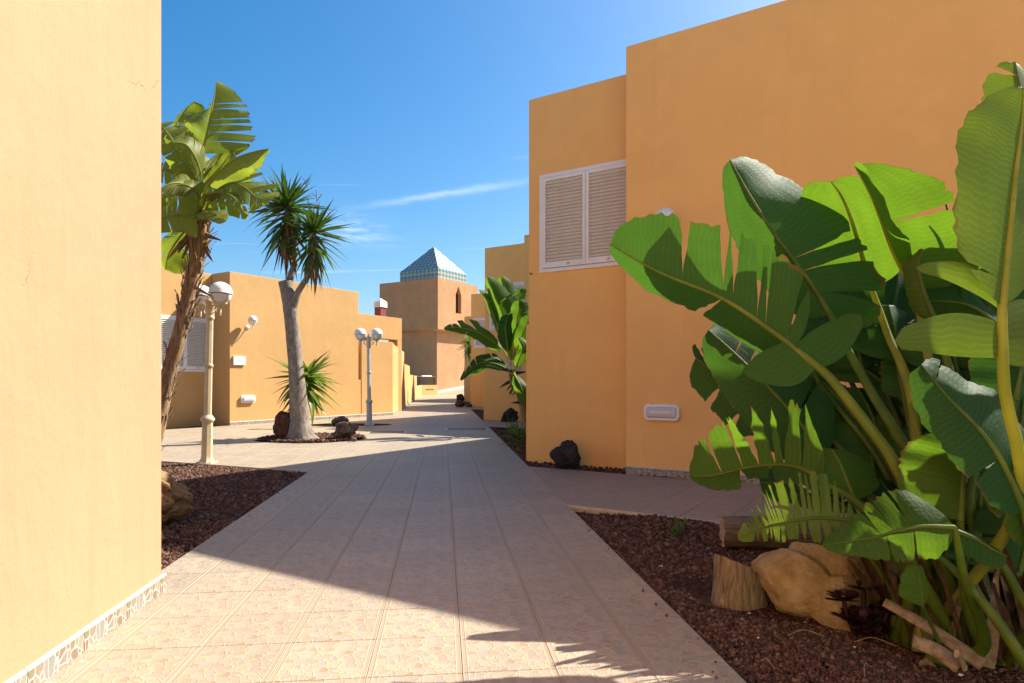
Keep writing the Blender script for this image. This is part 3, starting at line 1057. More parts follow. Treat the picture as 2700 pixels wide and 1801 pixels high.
# ------------------------------------------------------------------ terraced houses on the right
H0 = Vector((.217, 8.38, 0))
labels = ['big shaded ochre house filling the right with one white shutter window',
          'second ochre house in the right hand row, behind the leaning plant',
          'third ochre house in the right hand row, with a half hidden shutter',
          'farthest and smallest ochre house of the right hand row']
for i in range(4):
    t = tag(empty('house', H0 + STEP * i, -GA), labels[i], 'house', 'terraced houses on the right')
    block('wall', 0, 1.504, 0, 7.6, -.1, 4.69, WALL, t)
    block('wall', 1.505, 12.5 if i == 0 else 5.74, -.412, 7.2, -.1, 4.79, WALL, t)
    shutters(t, .175, 1.485, 2.42, 3.67, -.002)
    skirting(t, 1.507, 5.6 if i == 0 else 2.6, -.412)
    block('stub_wall', -.07, -.003, .05, 1.0, -.1, 1.78, WALL, t, bev=.008)
wl = Vector((1.929, -.412, .695))
hM = frame_of(H0, -GA)
bulkhead(hM @ wl, -GA, 'unlit bulkhead light on the shaded right wall')
wall_lamp(hM @ Vector((2.03, -.412, 2.585)), -GA, 'white globe lamp peeping over a leaf on the right wall', GREY)
# pin sticking out of the nearest wall
b = MB(); tube(b, [Vector((.05, -.0, 2.42)), Vector((.05, -.05, 2.425))], .008, 6)
build(b, 'pin', DARKM, [o for o in COL.objects if o.name == 'house'][0])

# ------------------------------------------------------------------ near left building
t = tag(empty('near_building', (0, 0, 0), PA), 'sunlit pale ochre wall filling the left edge', 'building')
block('wall', -7, -1.372, -1.5, 3.335, -.12, 5.3, WALL_FG, t, bev=.02)
# outward of this wall is +x: skirting turned to run along y
for k in range(12):
    y1 = 3.353 - .068 - .335 * (k - 1) if k else 3.353
    L = .331 if k else .064
    o = mesh_obj('skirting_tile', SK if k else skirt_mesh(.064), None, t)
    o.location = (-1.3715, y1 - L - .002, 0); o.rotation_euler = (0, 0, R(90))
t['kind_note'] = 'wall'
del t['kind_note']

# ------------------------------------------------------------------ left house
LROT = math.atan2(U2.y, U2.x)
lM = frame_of(CL, LROT)
t = tag(empty('house', CL, LROT), 'sunlit ochre house on the left behind the tree', 'house')
block('wall', 0, 4.13, 0, 6, -.1, 3.61, WALL_L, t)
block('wall', -6, -.001, .68, 6, -.1, 3.605, WALL_L, t)
shutters(t, -1.36, -.02, 1.26, 2.52, .678)
skirting(t, .002, 4.12, 0)
# porch behind the garden wall
block('lintel', 4.132, 7.68, 1.5, 1.8, 2.46, 3.22, WALL_L, t)
block('pier', 7.45, 7.679, 1.501, 1.8, -.1, 2.458, WALL_L, t)
block('wall', 4.132, 7.67, 2.6, 6, -.1, 3.2, WALL_L, t)
block('roof', 4.133, 7.675, 1.801, 2.599, 3.05, 3.19, WALL_L, t)
block('door', 5.2, 6.2, 2.585, 2.599, -.05, 2.1, DARKV, t)
bulkhead(lM @ Vector((.473, 0, .61)), LROT, 'unlit bulkhead light low on the sunlit left house')
wall_lamp(lM @ Vector((.472, 0, 2.33)), LROT, 'small globe wall lamp with long shadow on the left house', WHITE)
# number plate
s = tag(empty('sign_plate', lM @ Vector((.238, 0, 1.525)), LROT), 'small white sign plate on the left house', 'sign')
block('plate', -.16, .16, -.040, -.005, -.105, .105, WHITE, s, bev=.004)
rg = random.Random(4)
def marks(zs, x0, x1, h, m, n, y=-.0408):
    b = MB()
    w = (x1 - x0) / n
    for k in range(n):
        if rg.random() < .12: continue
        box(b, x0 + k * w + w * .12, x0 + k * w + w * rg.uniform(.7, .95), y, -.0395, zs, zs + h * rg.uniform(.7, 1))
    build(b, 'printed_line', m, s)
marks(.045, -.075, .085, .014, SIGNI, 12)
marks(.018, -.07, .08, .012, SIGNI, 13)
marks(-.014, -.045, -.005, .02, SIGNK, 2)
marks(-.014, .012, .062, .02, SIGNK, 3)
marks(-.062, -.04, .01, .012, CHIPW, 4)
marks(-.062, .012, .05, .014, SIGNB, 2)
# garden wall: coplanar with the house front, then turning along the path
t = tag(empty('garden_wall', lM @ Vector((4.13, 0, 0)), LROT), 'sunlit ochre garden wall behind the far lamp', 'wall')
block('wall', .12, 1.44, 0, .16, -.1, 2.24, WALL_L, t)
block('wall', .001, .1195, .012, .15, -.1, 1.08, WALL_L, t)
skirting(t, .002, 1.43, 0)
gc = lM @ Vector((5.57, 0, 0))
t2 = tag(empty('garden_wall', gc, PA + R(90)), 'narrow ochre wall along the path with triangular shadows', 'wall')
# local x along the path, outward is -y
block('wall', .003, .42, 0, .15, -.1, 2.22, WALL_L, t2)
block('wall', .421, .519, .04, .15, -.1, 2.19, WALL_L, t2)
block('wall', .421, .519, .001, .039, -.1, .85, WALL_L, t2)
block('wall', .421, .519, .001, .039, 1.9, 2.22, WALL_L, t2)
block('wall', .52, 5.85, 0, .15, -.1, 2.2, WALL_L, t2)
skirting(t2, .003, 5.84, 0)
# stepped low walls further on
def low_wall(y0, y1, h, label, dx=0.0, m=WALL_L):
    w = tag(empty('low_wall', PF(PATH_L + dx, y0), PA + R(90)), label, 'wall', 'stepped low walls along the path')
    block('wall', 0, y1 - y0, 0, .2, -.1, h, m, w)
    skirting(w, .01, min(y1 - y0 - .01, 3.4), 0)
    return w
low_wall(26.4, 30.5, 1.75, 'highest of the stepped low walls, half in shade', -.02)
low_wall(30.52, 39.0, 1.36, 'middle of the stepped low walls beside the path', -.04)
low_wall(39.02, 48.5, .76, 'lowest of the stepped walls carrying the dark railing', -.06)
A = PF(PATH_L - .06, 48.52); B = Vector((-5.72, 49.8, 0))
d = B - A
w4 = tag(empty('low_wall', A, math.atan2(d.y, d.x)), 'short low wall joining the tower corner', 'wall')
block('wall', 0, d.length, 0, .25, -.1, .76, WALL_L, w4)
block('hand_hold', .5, 1.5, -.03, -.001, .42, .45, DARKM, w4, bev=0)
# railing
t = tag(empty('railing', PF(PATH_L - .16, 40.5)), 'low dark railing on the stepped wall', 'railing')
rail = [PF(PATH_L - .16, y, 1.38) for y in (40.5, 44.5, 48.3)] + [B + Vector((-.25, .12, 1.38))]
b = MB()
for a, c in zip(rail, rail[1:]): tube(b, [a, c], .045, 6)
build(b, 'top_rail', DARKM, t, True)
for p in [PF(PATH_L - .16, y, 0) for y in (40.7, 42.2, 44.0, 46.0, 48.2)] + [B + Vector((-.3, .1, 0))]:
    b = MB(); tube(b, [p + Vector((0, 0, .74)), p + Vector((0, 0, 1.36))], .055, 6)
    build(b, 'post', DARKM, t, True)
b = MB(); tube(b, [rail[2] + (rail[3] - rail[2]) * .1 + Vector((0, 0, .06)), rail[2] + (rail[3] - rail[2]) * .75 + Vector((0, 0, .06))], .05, 6)
build(b, 'rail_cover', WHITE, t, True)

# chimney with louvred cap on the left house's roof
cp = lM @ Vector((6.2, 3.4, 3.2))
cp = lM @ Vector((7.3, 2.15, 3.19))
t = tag(empty('chimney', cp, LROT), 'maroon chimney with white louvred cap and pointed top', 'chimney')
t.scale = (.74, .74, .53)
block('shaft', -.19, .19, -.19, .19, -.05, .78, CHIM, t, bev=.006)
for k in range(4):
    b = MB(); z = .80 + k * .085
    vs_ = [(x * .23, y * .23, z) for x, y in ((-1, -1), (1, -1), (1, 1), (-1, 1))] + [(x * .205, y * .205, z + .062) for x, y in ((-1, -1), (1, -1), (1, 1), (-1, 1))]
    b.add(vs_, [(3, 2, 1, 0), (4, 5, 6, 7)] + [(j, (j + 1) % 4, 4 + (j + 1) % 4, 4 + j) for j in range(4)])
    build(b, 'louvre', WHITE, t)
block('core', -.17, .17, -.17, .17, .782, 1.14, SLATW, t, bev=0)
b = MB()
vs_ = [(x * .225, y * .225, 1.142) for x, y in ((-1, -1), (1, -1), (1, 1), (-1, 1))] + [(0, 0, 1.40)]
b.add(vs_, [(3, 2, 1, 0)] + [(j, (j + 1) % 4, 4) for j in range(4)])
build(b, 'cap', WHITE, t)

# ------------------------------------------------------------------ tower
TC = Vector((-5.75, 50, 0))
tM = frame_of(TC, LROT)                     # local x = U2 (right, back), y = -V2 (left, back)
t = tag(empty('tower', TC, LROT), 'square ochre tower with a turquoise tiled pyramid roof', 'tower')
SX, SY = 5.43, 6.1
block('lower_wall', .5, SX - .5, .5, SY - .5, -.3, 5.03, WALL_T, t, bev=.03)
# upper storey with a pointed window cut in its right face (local y = 0 plane)
def face_with_hole(mb, outer, hole, depth, to3):
    pts = [Vector((a, c, 0)) for a, c in outer]; hp = [Vector((a, c, 0)) for a, c in hole]
    tris = tessellate_polygon([pts, hp])
    allp = outer + hole
    mb.add([to3(a, 0, c) for a, c in allp], [tuple(x) for x in tris])
    n = len(hole)
    mb.add([to3(a, 0, c) for a, c in hole] + [to3(a, depth, c) for a, c in hole], [(k, (k + 1) % n, n + (k + 1) % n, n + k) for k in range(n)])
b = MB()
Z0, Z1 = 5.1, 9.09
hole = [(2.30, 6.55), (3.05, 6.55), (3.05, 8.05), (2.675, 8.75), (2.30, 8.05)]
face_with_hole(b, [(0, Z0), (SX, Z0), (SX, Z1), (0, Z1)], hole, .35, lambda a, d, c: (a, d, c))
b.add([(0, 0, Z0), (0, 0, Z1), (0, SY, Z1), (0, SY, Z0)], [(0, 1, 2, 3)])
b.add([(SX, 0, Z0), (SX, 0, Z1), (SX, SY, Z1), (SX, SY, Z0)], [(3, 2, 1, 0)])
b.add([(0, SY, Z0), (0, SY, Z1), (SX, SY, Z1), (SX, SY, Z0)], [(0, 1, 2, 3)])
b.add([(0, 0, Z1), (SX, 0, Z1), (SX, SY, Z1), (0, SY, Z1)], [(0, 1, 2, 3)])
q = .495
b.add([(0, 0, Z0), (SX, 0, Z0), (SX, SY, Z0), (0, SY, Z0), (q, q, Z0 - .10), (SX - q, q, Z0 - .10), (SX - q, SY - q, Z0 - .10), (q, SY - q, Z0 - .10)],
      [(j, 4 + j, 4 + (j + 1) % 4, (j + 1) % 4) for j in range(4)])
build(b, 'upper_wall', WALL_T, t)
b = MB(); b.add([(a, .34, c) for a, c in hole], [tuple(range(5))])
w = build(b, 'window', DARKV, t)
b = MB(); box(b, 2.66, 2.69, .30, .335, 6.55, 8.7); box(b, 2.3, 3.05, .301, .334, 7.3, 7.33); box(b, 2.3, 3.05, .301, .334, 8.03, 8.06)
build(b, 'window_bar', DARKM, w)
# tiled drum and pyramid
X0, X1, Y0, Y1 = .75, 4.55, .55, 4.55
ZD0, ZD1, ZA = 9.0, 10.0, 12.25
b = MB()
box(b, X0, X1, Y0, Y1, ZD0, ZD1)
ap = ((X0 + X1) / 2, (Y0 + Y1) / 2, ZA)
b.add([(X0, Y0, ZD1), (X1, Y0, ZD1), (X1, Y1, ZD1), (X0, Y1, ZD1), ap], [(j, (j + 1) % 4, 4) for j in range(4)])
rf = build(b, 'roof', PINKT, t)
b = MB()
def diamonds(o, ex, ez, nrm, wid, hgt, tri=False):
    """turquoise lozenge tiles a little proud of a face; ex, ez unit vectors in the face"""
    w_, h_ = .40, .34
    n = max(1, round(wid / w_)); w2 = wid / n
    rows = int(hgt / h_) + 1
    for r_ in range(rows):
        zc_ = (r_ + .5) * h_ if not tri else (r_ + .3) * h_
        for k in range(n):
            xc = (k + .5) * w2
            s1 = min(1, (hgt - zc_ + .02) / (h_ * .5))
            if s1 < .3: continue
            if tri:
                f = zc_ / hgt
                if f > .97 or xc < wid / 2 * f + w2 * .25 or xc > wid - wid / 2 * f - w2 * .25: continue
            c = o + ex * xc + ez * zc_ + nrm * .006
            q_ = [c - ex * w2 * .48, c - ez * h_ * .47, c + ex * w2 * .48, c + ez * h_ * .47 * s1]
            lo = [p - nrm * .008 for p in q_]
            b.add(q_ + lo, [(0, 1, 2, 3)] + [(j, 4 + j, 4 + (j + 1) % 4, (j + 1) % 4) for j in range(4)])
X_, Y_, Z_ = Vector((1, 0, 0)), Vector((0, 1, 0)), Vector((0, 0, 1))
diamonds(Vector((X0, Y0, ZD0)), X_, Z_, -Y_, X1 - X0, 1.0)
diamonds(Vector((X0, Y0, ZD0)), Y_, Z_, -X_, Y1 - Y0, 1.0)
A_ = Vector(ap)
m1 = Vector(((X0 + X1) / 2, Y0, ZD1)); ez = (A_ - m1); hs = ez.length; ez.normalize()
diamonds(Vector((X0, Y0, ZD1)), X_, ez, X_.cross(ez), X1 - X0, hs, True)
m1 = Vector((X0, (Y0 + Y1) / 2, ZD1)); ez = (A_ - m1); hs = ez.length; ez.normalize()
diamonds(Vector((X0, Y0, ZD1)), Y_, ez, ez.cross(Y_), Y1 - Y0, hs, True)
tag(build(b, 'lozenge_tiles', TURQ, rf), kind='stuff')

# far pavement climbing gently past the tower
b = MB()
n = 30
uC = TC.dot(U2)
vs_ = []
for j in range(n + 1):
    for i in range(13):
        p = PF(-3.2 + i * .75, 40 + j * 1.2)
        s_ = p.dot(U2) - uC + .8
        z = .0 + max(0, s_) * .105 * min(1, max(0, s_) / 1.2)
        vs_.append((p.x, p.y, z - .002))
b.add(vs_, [(j * 13 + i, j * 13 + i + 1, (j + 1) * 13 + i + 1, (j + 1) * 13 + i) for j in range(n) for i in range(12)], [(v[0] / TS, v[1] / TS) for v in vs_])
tag(build(b, 'far_path', TILE), 'far end of the path rising past the tower', kind='structure')
# kerb strip along the tower foot
b = MB()
for k in range(14):
    p = TC + U2 * (k * .5); q_ = TC + U2 * ((k + 1) * .5)
    za = max(0, p.dot(U2) - uC + .8) * .105; zb = max(0, q_.dot(U2) - uC + .8) * .105
    o1, o2 = V2 * -.44, V2 * -.49
    b.add([p + o1 + Z_ * (za - .1), q_ + o1 + Z_ * (zb - .1), q_ + o1 + Z_ * (zb + .16), p + o1 + Z_ * (za + .16), q_ + o2 + Z_ * (zb + .16), p + o2 + Z_ * (za + .16)], [(0, 1, 2, 3), (3, 2, 4, 5)])
build(b, 'skirting', WHITE, t, True)

# drain covers
def cover(name, corners, label):
    t = tag(empty(name, sum(corners, Vector()) / 4), label, 'drain cover', 'covers in the paving')
    c = sum(corners, Vector()) / 4
    b = MB()
    lo = [p - c for p in corners]
    b.add([Vector((p.x, p.y, .004)) for p in lo] + [Vector((p.x * .93, p.y * .93, .004)) for p in lo] + [Vector((p.x * .93, p.y * .93, -.004)) for p in lo] + [Vector((p.x, p.y, -.02)) for p in lo],
          [(j, (j + 1) % 4, 4 + (j + 1) % 4, 4 + j) for j in range(4)] + [(4 + j, 4 + (j + 1) % 4, 8 + (j + 1) % 4, 8 + j) for j in range(4)] + [(12 + j, 12 + (j + 1) % 4, (j + 1) % 4, j) for j in range(4)])
    build(b, 'frame', GREY, t)
    b = MB()
    for k in range(12):
        f0, f1 = k / 12 + .012, (k + 1) / 12 - .012
        a0, a1 = lo[0].lerp(lo[3], f0) * .92, lo[0].lerp(lo[3], f1) * .92
        b0, b1 = lo[1].lerp(lo[2], f0) * .92, lo[1].lerp(lo[2], f1) * .92
        b.add([Vector((q.x, q.y, .0035)) for q in (a0, b0, b1, a1)], [(0, 1, 2, 3)])
    build(b, 'grate', DARKM, t)
cover('drain_cover', [Vector((-2.86, 12.72, 0)), Vector((-2.12, 12.80, 0)), Vector((-2.2, 13.4, 0)), Vector((-2.94, 13.32, 0))], 'square dark drain cover right of the tree')
cover('drain_cover', [Vector((-1.40, 13.62, 0)), Vector((-.50, 13.72, 0)), Vector((-.56, 14.35, 0)), Vector((-1.46, 14.25, 0))], 'wide dark drain cover across the path')

# ================================================================== OBJECTS
# ------------------------------------------------------------------ lamp posts
def lamp_post(loc, half, label, m, lean=(0, 0), H=2.27):
    t = tag(empty('lamp_post', loc), label, 'street lamp', 'twin globe lamp posts')
    t.rotation_euler = (lean[0], lean[1], 0)
    k = H / 2.27
    b = MB(); box(b, -.105, .105, -.105, .105, 0, .022, bev=.006)
    for x in (-.08, .08):
        for y in (-.08, .08): lathe(b, [(.012, .02), (.012, .032), (.004, .036)], 6, (x, y, 0))
    build(b, 'base_plate', m, t)
    b = MB()
    lathe(b, [(.10, .02), (.085, .045), (.07, .07), (.066, .10), (.062, .53)], 8, smooth=False, rot=.5)
    build(b, 'plinth', m, t)
    b = MB()
    lathe(b, [(.066, .53), (.082, .548), (.084, .572), (.070, .59), (.048, .62)], 16)
    build(b, 'collar', m, t)
    b = MB()
    lathe(b, [(.045, .60), (.043, 1.2), (.040, 1.84 * k)], 8, smooth=False, rot=.5)
    build(b, 'pole', m, t)
    b = MB()
    lathe(b, [(.046, 1.215), (.054, 1.23), (.054, 1.25), (.046, 1.265)], 16)
    lathe(b, [(.044, 1.82 * k), (.054, 1.835 * k), (.054, 1.86 * k), (.046, 1.875 * k)], 16)
    build(b, 'ring', m, t)
    b = MB()
    lathe(b, [(.048, 1.87 * k), (.052, 1.90 * k), (.052, 2.03 * k), (.07, 2.04 * k), (.072, 2.052 * k), (.035, 2.085 * k), (.018, 2.10 * k), (.014, 2.15 * k), (.004, 2.17 * k)], 12)
    build(b, 'capital', m, t)
    hx, hy = half
    for s in (1, -1):
        b = MB()
        e = Vector((hx * s, hy * s, 0))
        tube(b, spline([Vector((0, 0, 1.99 * k)), e * .5 + Vector((0, 0, 2.0 * k)), e + Vector((0, 0, 1.985 * k))], 8), .013, 6)
        q = spline([e * .25 + Vector((0, 0, 1.90 * k)), e * .55 + Vector((0, 0, 1.91 * k)), e * .62 + Vector((0, 0, 1.96 * k)), e * .45 + Vector((0, 0, 1.955 * k)), e * .5 + Vector((0, 0, 1.93 * k))], 14)
        tube(b, q, .008, 5)
        build(b, 'arm', m, t)
        globe_parts(t, (hx * s, hy * s, 2.135 * k), .138, m)
    return t
lamp_post((-3.86, 8.15, -.01), (.195, -.15), 'cream twin globe lamp post at the edge of the left bed', CREAM, (0, R(1.3)))
lamp_post((-3.34, 15.1, .0), (.185, .03), 'smaller grey twin globe lamp post further down the path', GREY, (0, R(-.6)))

# ------------------------------------------------------------------ stones
def rock_mesh(name, dims, seed, rough=.25, cuts=9, sub=5, fine=.05):
    rg = random.Random(seed)
    bm = bmesh.new()
    bmesh.ops.create_icosphere(bm, subdivisions=sub, radius=1)
    off = Vector((rg.uniform(-50, 50), rg.uniform(-50, 50), rg.uniform(-50, 50)))
    planes = []
    for _ in range(cuts):
        n = Vector((rg.gauss(0, 1), rg.gauss(0, 1), rg.gauss(0, .8))).normalized()
        planes.append((n, rg.uniform(.62, .9)))
    for v in bm.verts:
        p = v.co.copy()
        for n, d in planes:
            s = p.dot(n)
            if s > d: p -= n * (s - d) * .85
        q = p + off
        k = 1 + rough * noise.noise(q * 1.3) + rough * .5 * noise.noise(q * 3.1) + fine * noise.noise(q * 7.5) + fine * .5 * noise.noise(q * 17)
        p *= k
        v.co = Vector((p.x * dims[0] / 2, p.y * dims[1] / 2, p.z * dims[2] / 2))
    zmin = min(v.co.z for v in bm.verts)
    for v in bm.verts: v.co.z -= zmin
    me = bpy.data.meshes.new(name)
    for f in bm.faces: f.smooth = True
    bm.to_mesh(me); bm.free()
    return me
def rock(name, loc, dims, seed, m, label, rotz=0.0, sink=.04, cat='rock', group=None, **k):
    o = mesh_obj(name, rock_mesh(name, dims, seed, **k), m)
    o.location = (loc[0], loc[1], loc[2] - sink if len(loc) > 2 else -sink)
    o.rotation_euler = (0, 0, rotz)
    return tag(o, label, cat, group)
# big sandstone boulder: two lobes with a saddle between
def boulder():
    bm = bmesh.new()
    bmesh.ops.create_icosphere(bm, subdivisions=6, radius=1)
    off = Vector((3.1, 7.7, 1.9))
    ells = [((-.115, -.035, .015), (.165, .15, .115)), ((.085, .05, .055), (.19, .15, .16)), ((.07, -.10, -.03), (.14, .13, .10)), ((-.02, .02, -.03), (.20, .15, .10))]
    def hit(d):
        best = 0
        for c, s in ells:
            A = sum((d[k] / s[k]) ** 2 for k in range(3)); B = -2 * sum(d[k] * c[k] / s[k] ** 2 for k in range(3)); C = sum((c[k] / s[k]) ** 2 for k in range(3)) - 1
            q = B * B - 4 * A * C
            if q > 0: best = max(best, (-B + q ** .5) / (2 * A))
        return best
    rg = random.Random(14)
    planes = [(Vector((rg.gauss(0, 1), rg.gauss(-.4, .8), rg.gauss(.2, .8))).normalized(), rg.uniform(.13, .19)) for _ in range(16)]
    for v in bm.verts:
        d = v.co.normalized()
        p = d * max(.08, hit(d))
        for n, dd in planes:
            s = p.dot(n)
            if s > dd: p -= n * (s - dd) * .8
        q = p * 6 + off
        rid = 1 - abs(noise.noise(q * 1.5)) * 2
        p *= 1 + .07 * noise.noise(q) + .05 * rid * .6 + .04 * noise.noise(q * 2.7) + .02 * noise.noise(q * 6.5) + .012 * noise.noise(q * 14)
        v.co = p + Vector((0, 0, .095))
    me = bpy.data.meshes.new('boulder')
    for f in bm.faces: f.smooth = True
    bm.to_mesh(me); bm.free()
    o = mesh_obj('boulder', me, SAND)
    o.location = (1.405, 2.99, -.03); o.rotation_euler = (R(-3), R(4), R(-10)); o.scale = (1.3, 1.15, 1.2)
    tag(o, 'yellow sandstone boulder beside the stump', 'boulder')
boulder()
rock('boulder', (1.86, 3.12, .0), (.52, .40, .34), 21, SAND, 'darker sandstone boulder half hidden behind the stalks', .4, .05, 'boulder')
rock('lava_rock', (.68, 7.74), (.40, .34, .37), 5, LAVA, 'black lava rock against the shuttered wall', .5, .06, rough=.3)
rock('lava_rock', (-.05, 16.55), (.50, .36, .36), 8, LAVA, 'black lava rock at the foot of the second house', .2, .05)
rock('sandstone_rock', (-2.63, 4.62), (.58, .52, .46), 33, SAND_B, 'brown rugged rock peeping from behind the near wall', .6, .06, rough=.36, fine=.08)
rock('sandstone_rock', (-2.37, 4.10), (.26, .24, .20), 36, SAND_B, 'small brown rock beside the near wall corner', .2, .05)
rock('lava_rock', (-4.03, 11.42), (.46, .36, .58), 42, LAVA_R, 'reddish lava rock leaning behind the tree trunk', .3, .06, rough=.30, fine=.05)
rock('lava_rock', (-2.95, 11.42, .02), (.50, .36, .34), 44, LAVA_G, 'craggy grey lava rock right of the tree', .9, .05, rough=.42, fine=.10)
rock('lava_rock', (-4.05, 15.2), (.42, .3, .22), 47, LAVA_G, 'low lava rock left of the far lamp', .9, .03, rough=.3)
for k, (x, y, s) in enumerate(((-2.72, 11.02, .12), (-3.2, 10.86, .10), (-3.02, 11.95, .14))):
    rock('lava_rock', (x, y, .02), (s, s * .8, s * .7), 50 + k, LAVA_G, ['fist sized lava stone in front of the craggy rock', 'fist sized lava stone below the trunk', 'fist sized lava stone behind the craggy rock'][k], k, .02, sub=3)
rock('lava_rock', (-2.12, 26.2), (.45, .4, .3), 61, LAVA_R, 'reddish rock at the foot of the third house', .2, .05, sub=4)
rock('lava_rock', (-2.75, 34.2), (.5, .4, .4), 63, LAVA, 'small dark rock beside the farthest house', .2, .05, sub=4)
rock('lava_rock', (-1.75, 26.0), (.35, .3, .25), 64, LAVA_R, 'second reddish rock below the third house', 1.2, .05, sub=4)

# ------------------------------------------------------------------ log and stump
def ring_cap(mb, pts, c, n):
    mb.add([c] + pts, [(0, 1 + k, 1 + (k + 1) % n) for k in range(n)])
def log():
    t = tag(empty('log', (1.80, 4.06, .06)), 'weathered grey log lying along the side path', 'log')
    t.rotation_euler = (0, R(-1), R(-8))
    b = MB(); n = 40; m = 34
    rg = random.Random(8)
    vs_ = []
    for i in range(m + 1):
        x = -.46 + 1.05 * i / m
        for k in range(n):
            th = 2 * math.pi * k / n
            q = Vector((x * 1.6, math.cos(th) * 1.6, math.sin(th) * 1.6))
            r = .098 * (1 + .07 * noise.noise(q) + .05 * noise.noise(Vector((x * 3, math.cos(th) * 9, math.sin(th) * 9))) + .05 * noise.noise(Vector((x * 5 + 9, th * 8, 2))))
            vs_.append((x + .012 * noise.noise(Vector((0, math.cos(th) * 3, math.sin(th) * 3))) * (1 if i in (0, m) else 0), r * math.cos(th), r * math.sin(th) + .02))
    fs = [(i * n + k, i * n + (k + 1) % n, (i + 1) * n + (k + 1) % n, (i + 1) * n + k) for i in range(m) for k in range(n)]
    b.add(vs_, fs, smooth=True)
    build(b, 'bark', LOGW, t)
    b = MB(); ring_cap(b, [vs_[k] for k in range(n)][::-1], (-.452, 0, .02), n); ring_cap(b, [vs_[m * n + k] for k in range(n)], (.585, 0, .02), n)
    build(b, 'cut_face', CUTW, t)
log()
def stump():
    t = tag(empty('stump', (1.10, 3.13, -.05), R(10)), 'short sawn stump with slanted top left of the boulder', 'stump')
    b = MB(); n = 56; m = 16
    vs_ = []
    for i in range(m + 1):
        for k in range(n):
            th = 2 * math.pi * k / n
            c_, s_ = math.cos(th), math.sin(th)
            top = .195 - .50 * (c_ * .12) - .02 * s_ - .01 + .012 * noise.noise(Vector((c_ * 6, s_ * 6, 3)))
            z = top * i / m
            r = .118 * (1 + .14 * noise.noise(Vector((c_ * 1.2, s_ * 1.2, z * 2 + 4))) + .13 * abs(noise.noise(Vector((c_ * 5, s_ * 5, z * 1.5)))) + .03 * noise.noise(Vector((c_ * 16, s_ * 16, z * 9))))
            kn = math.exp(-(((th - 5.4) / .22) ** 2 + ((z - .15) / .05) ** 2))
            r *= 1 + .16 * kn + .10 * kn * noise.noise(Vector((c_ * 20, s_ * 20, z * 40)))
            r *= 1 + .14 * (1 - i / m) ** 3
            vs_.append((r * c_, r * .82 * s_, z))
    b.add(vs_, [(i * n + k, i * n + (k + 1) % n, (i + 1) * n + (k + 1) % n, (i + 1) * n + k) for i in range(m) for k in range(n)], smooth=True)
    build(b, 'bark', STUMPW, t)
    b = MB(); ring_cap(b, vs_[m * n:], (0, 0, .187), n)
    build(b, 'cut_face', CUTW, t)
stump()

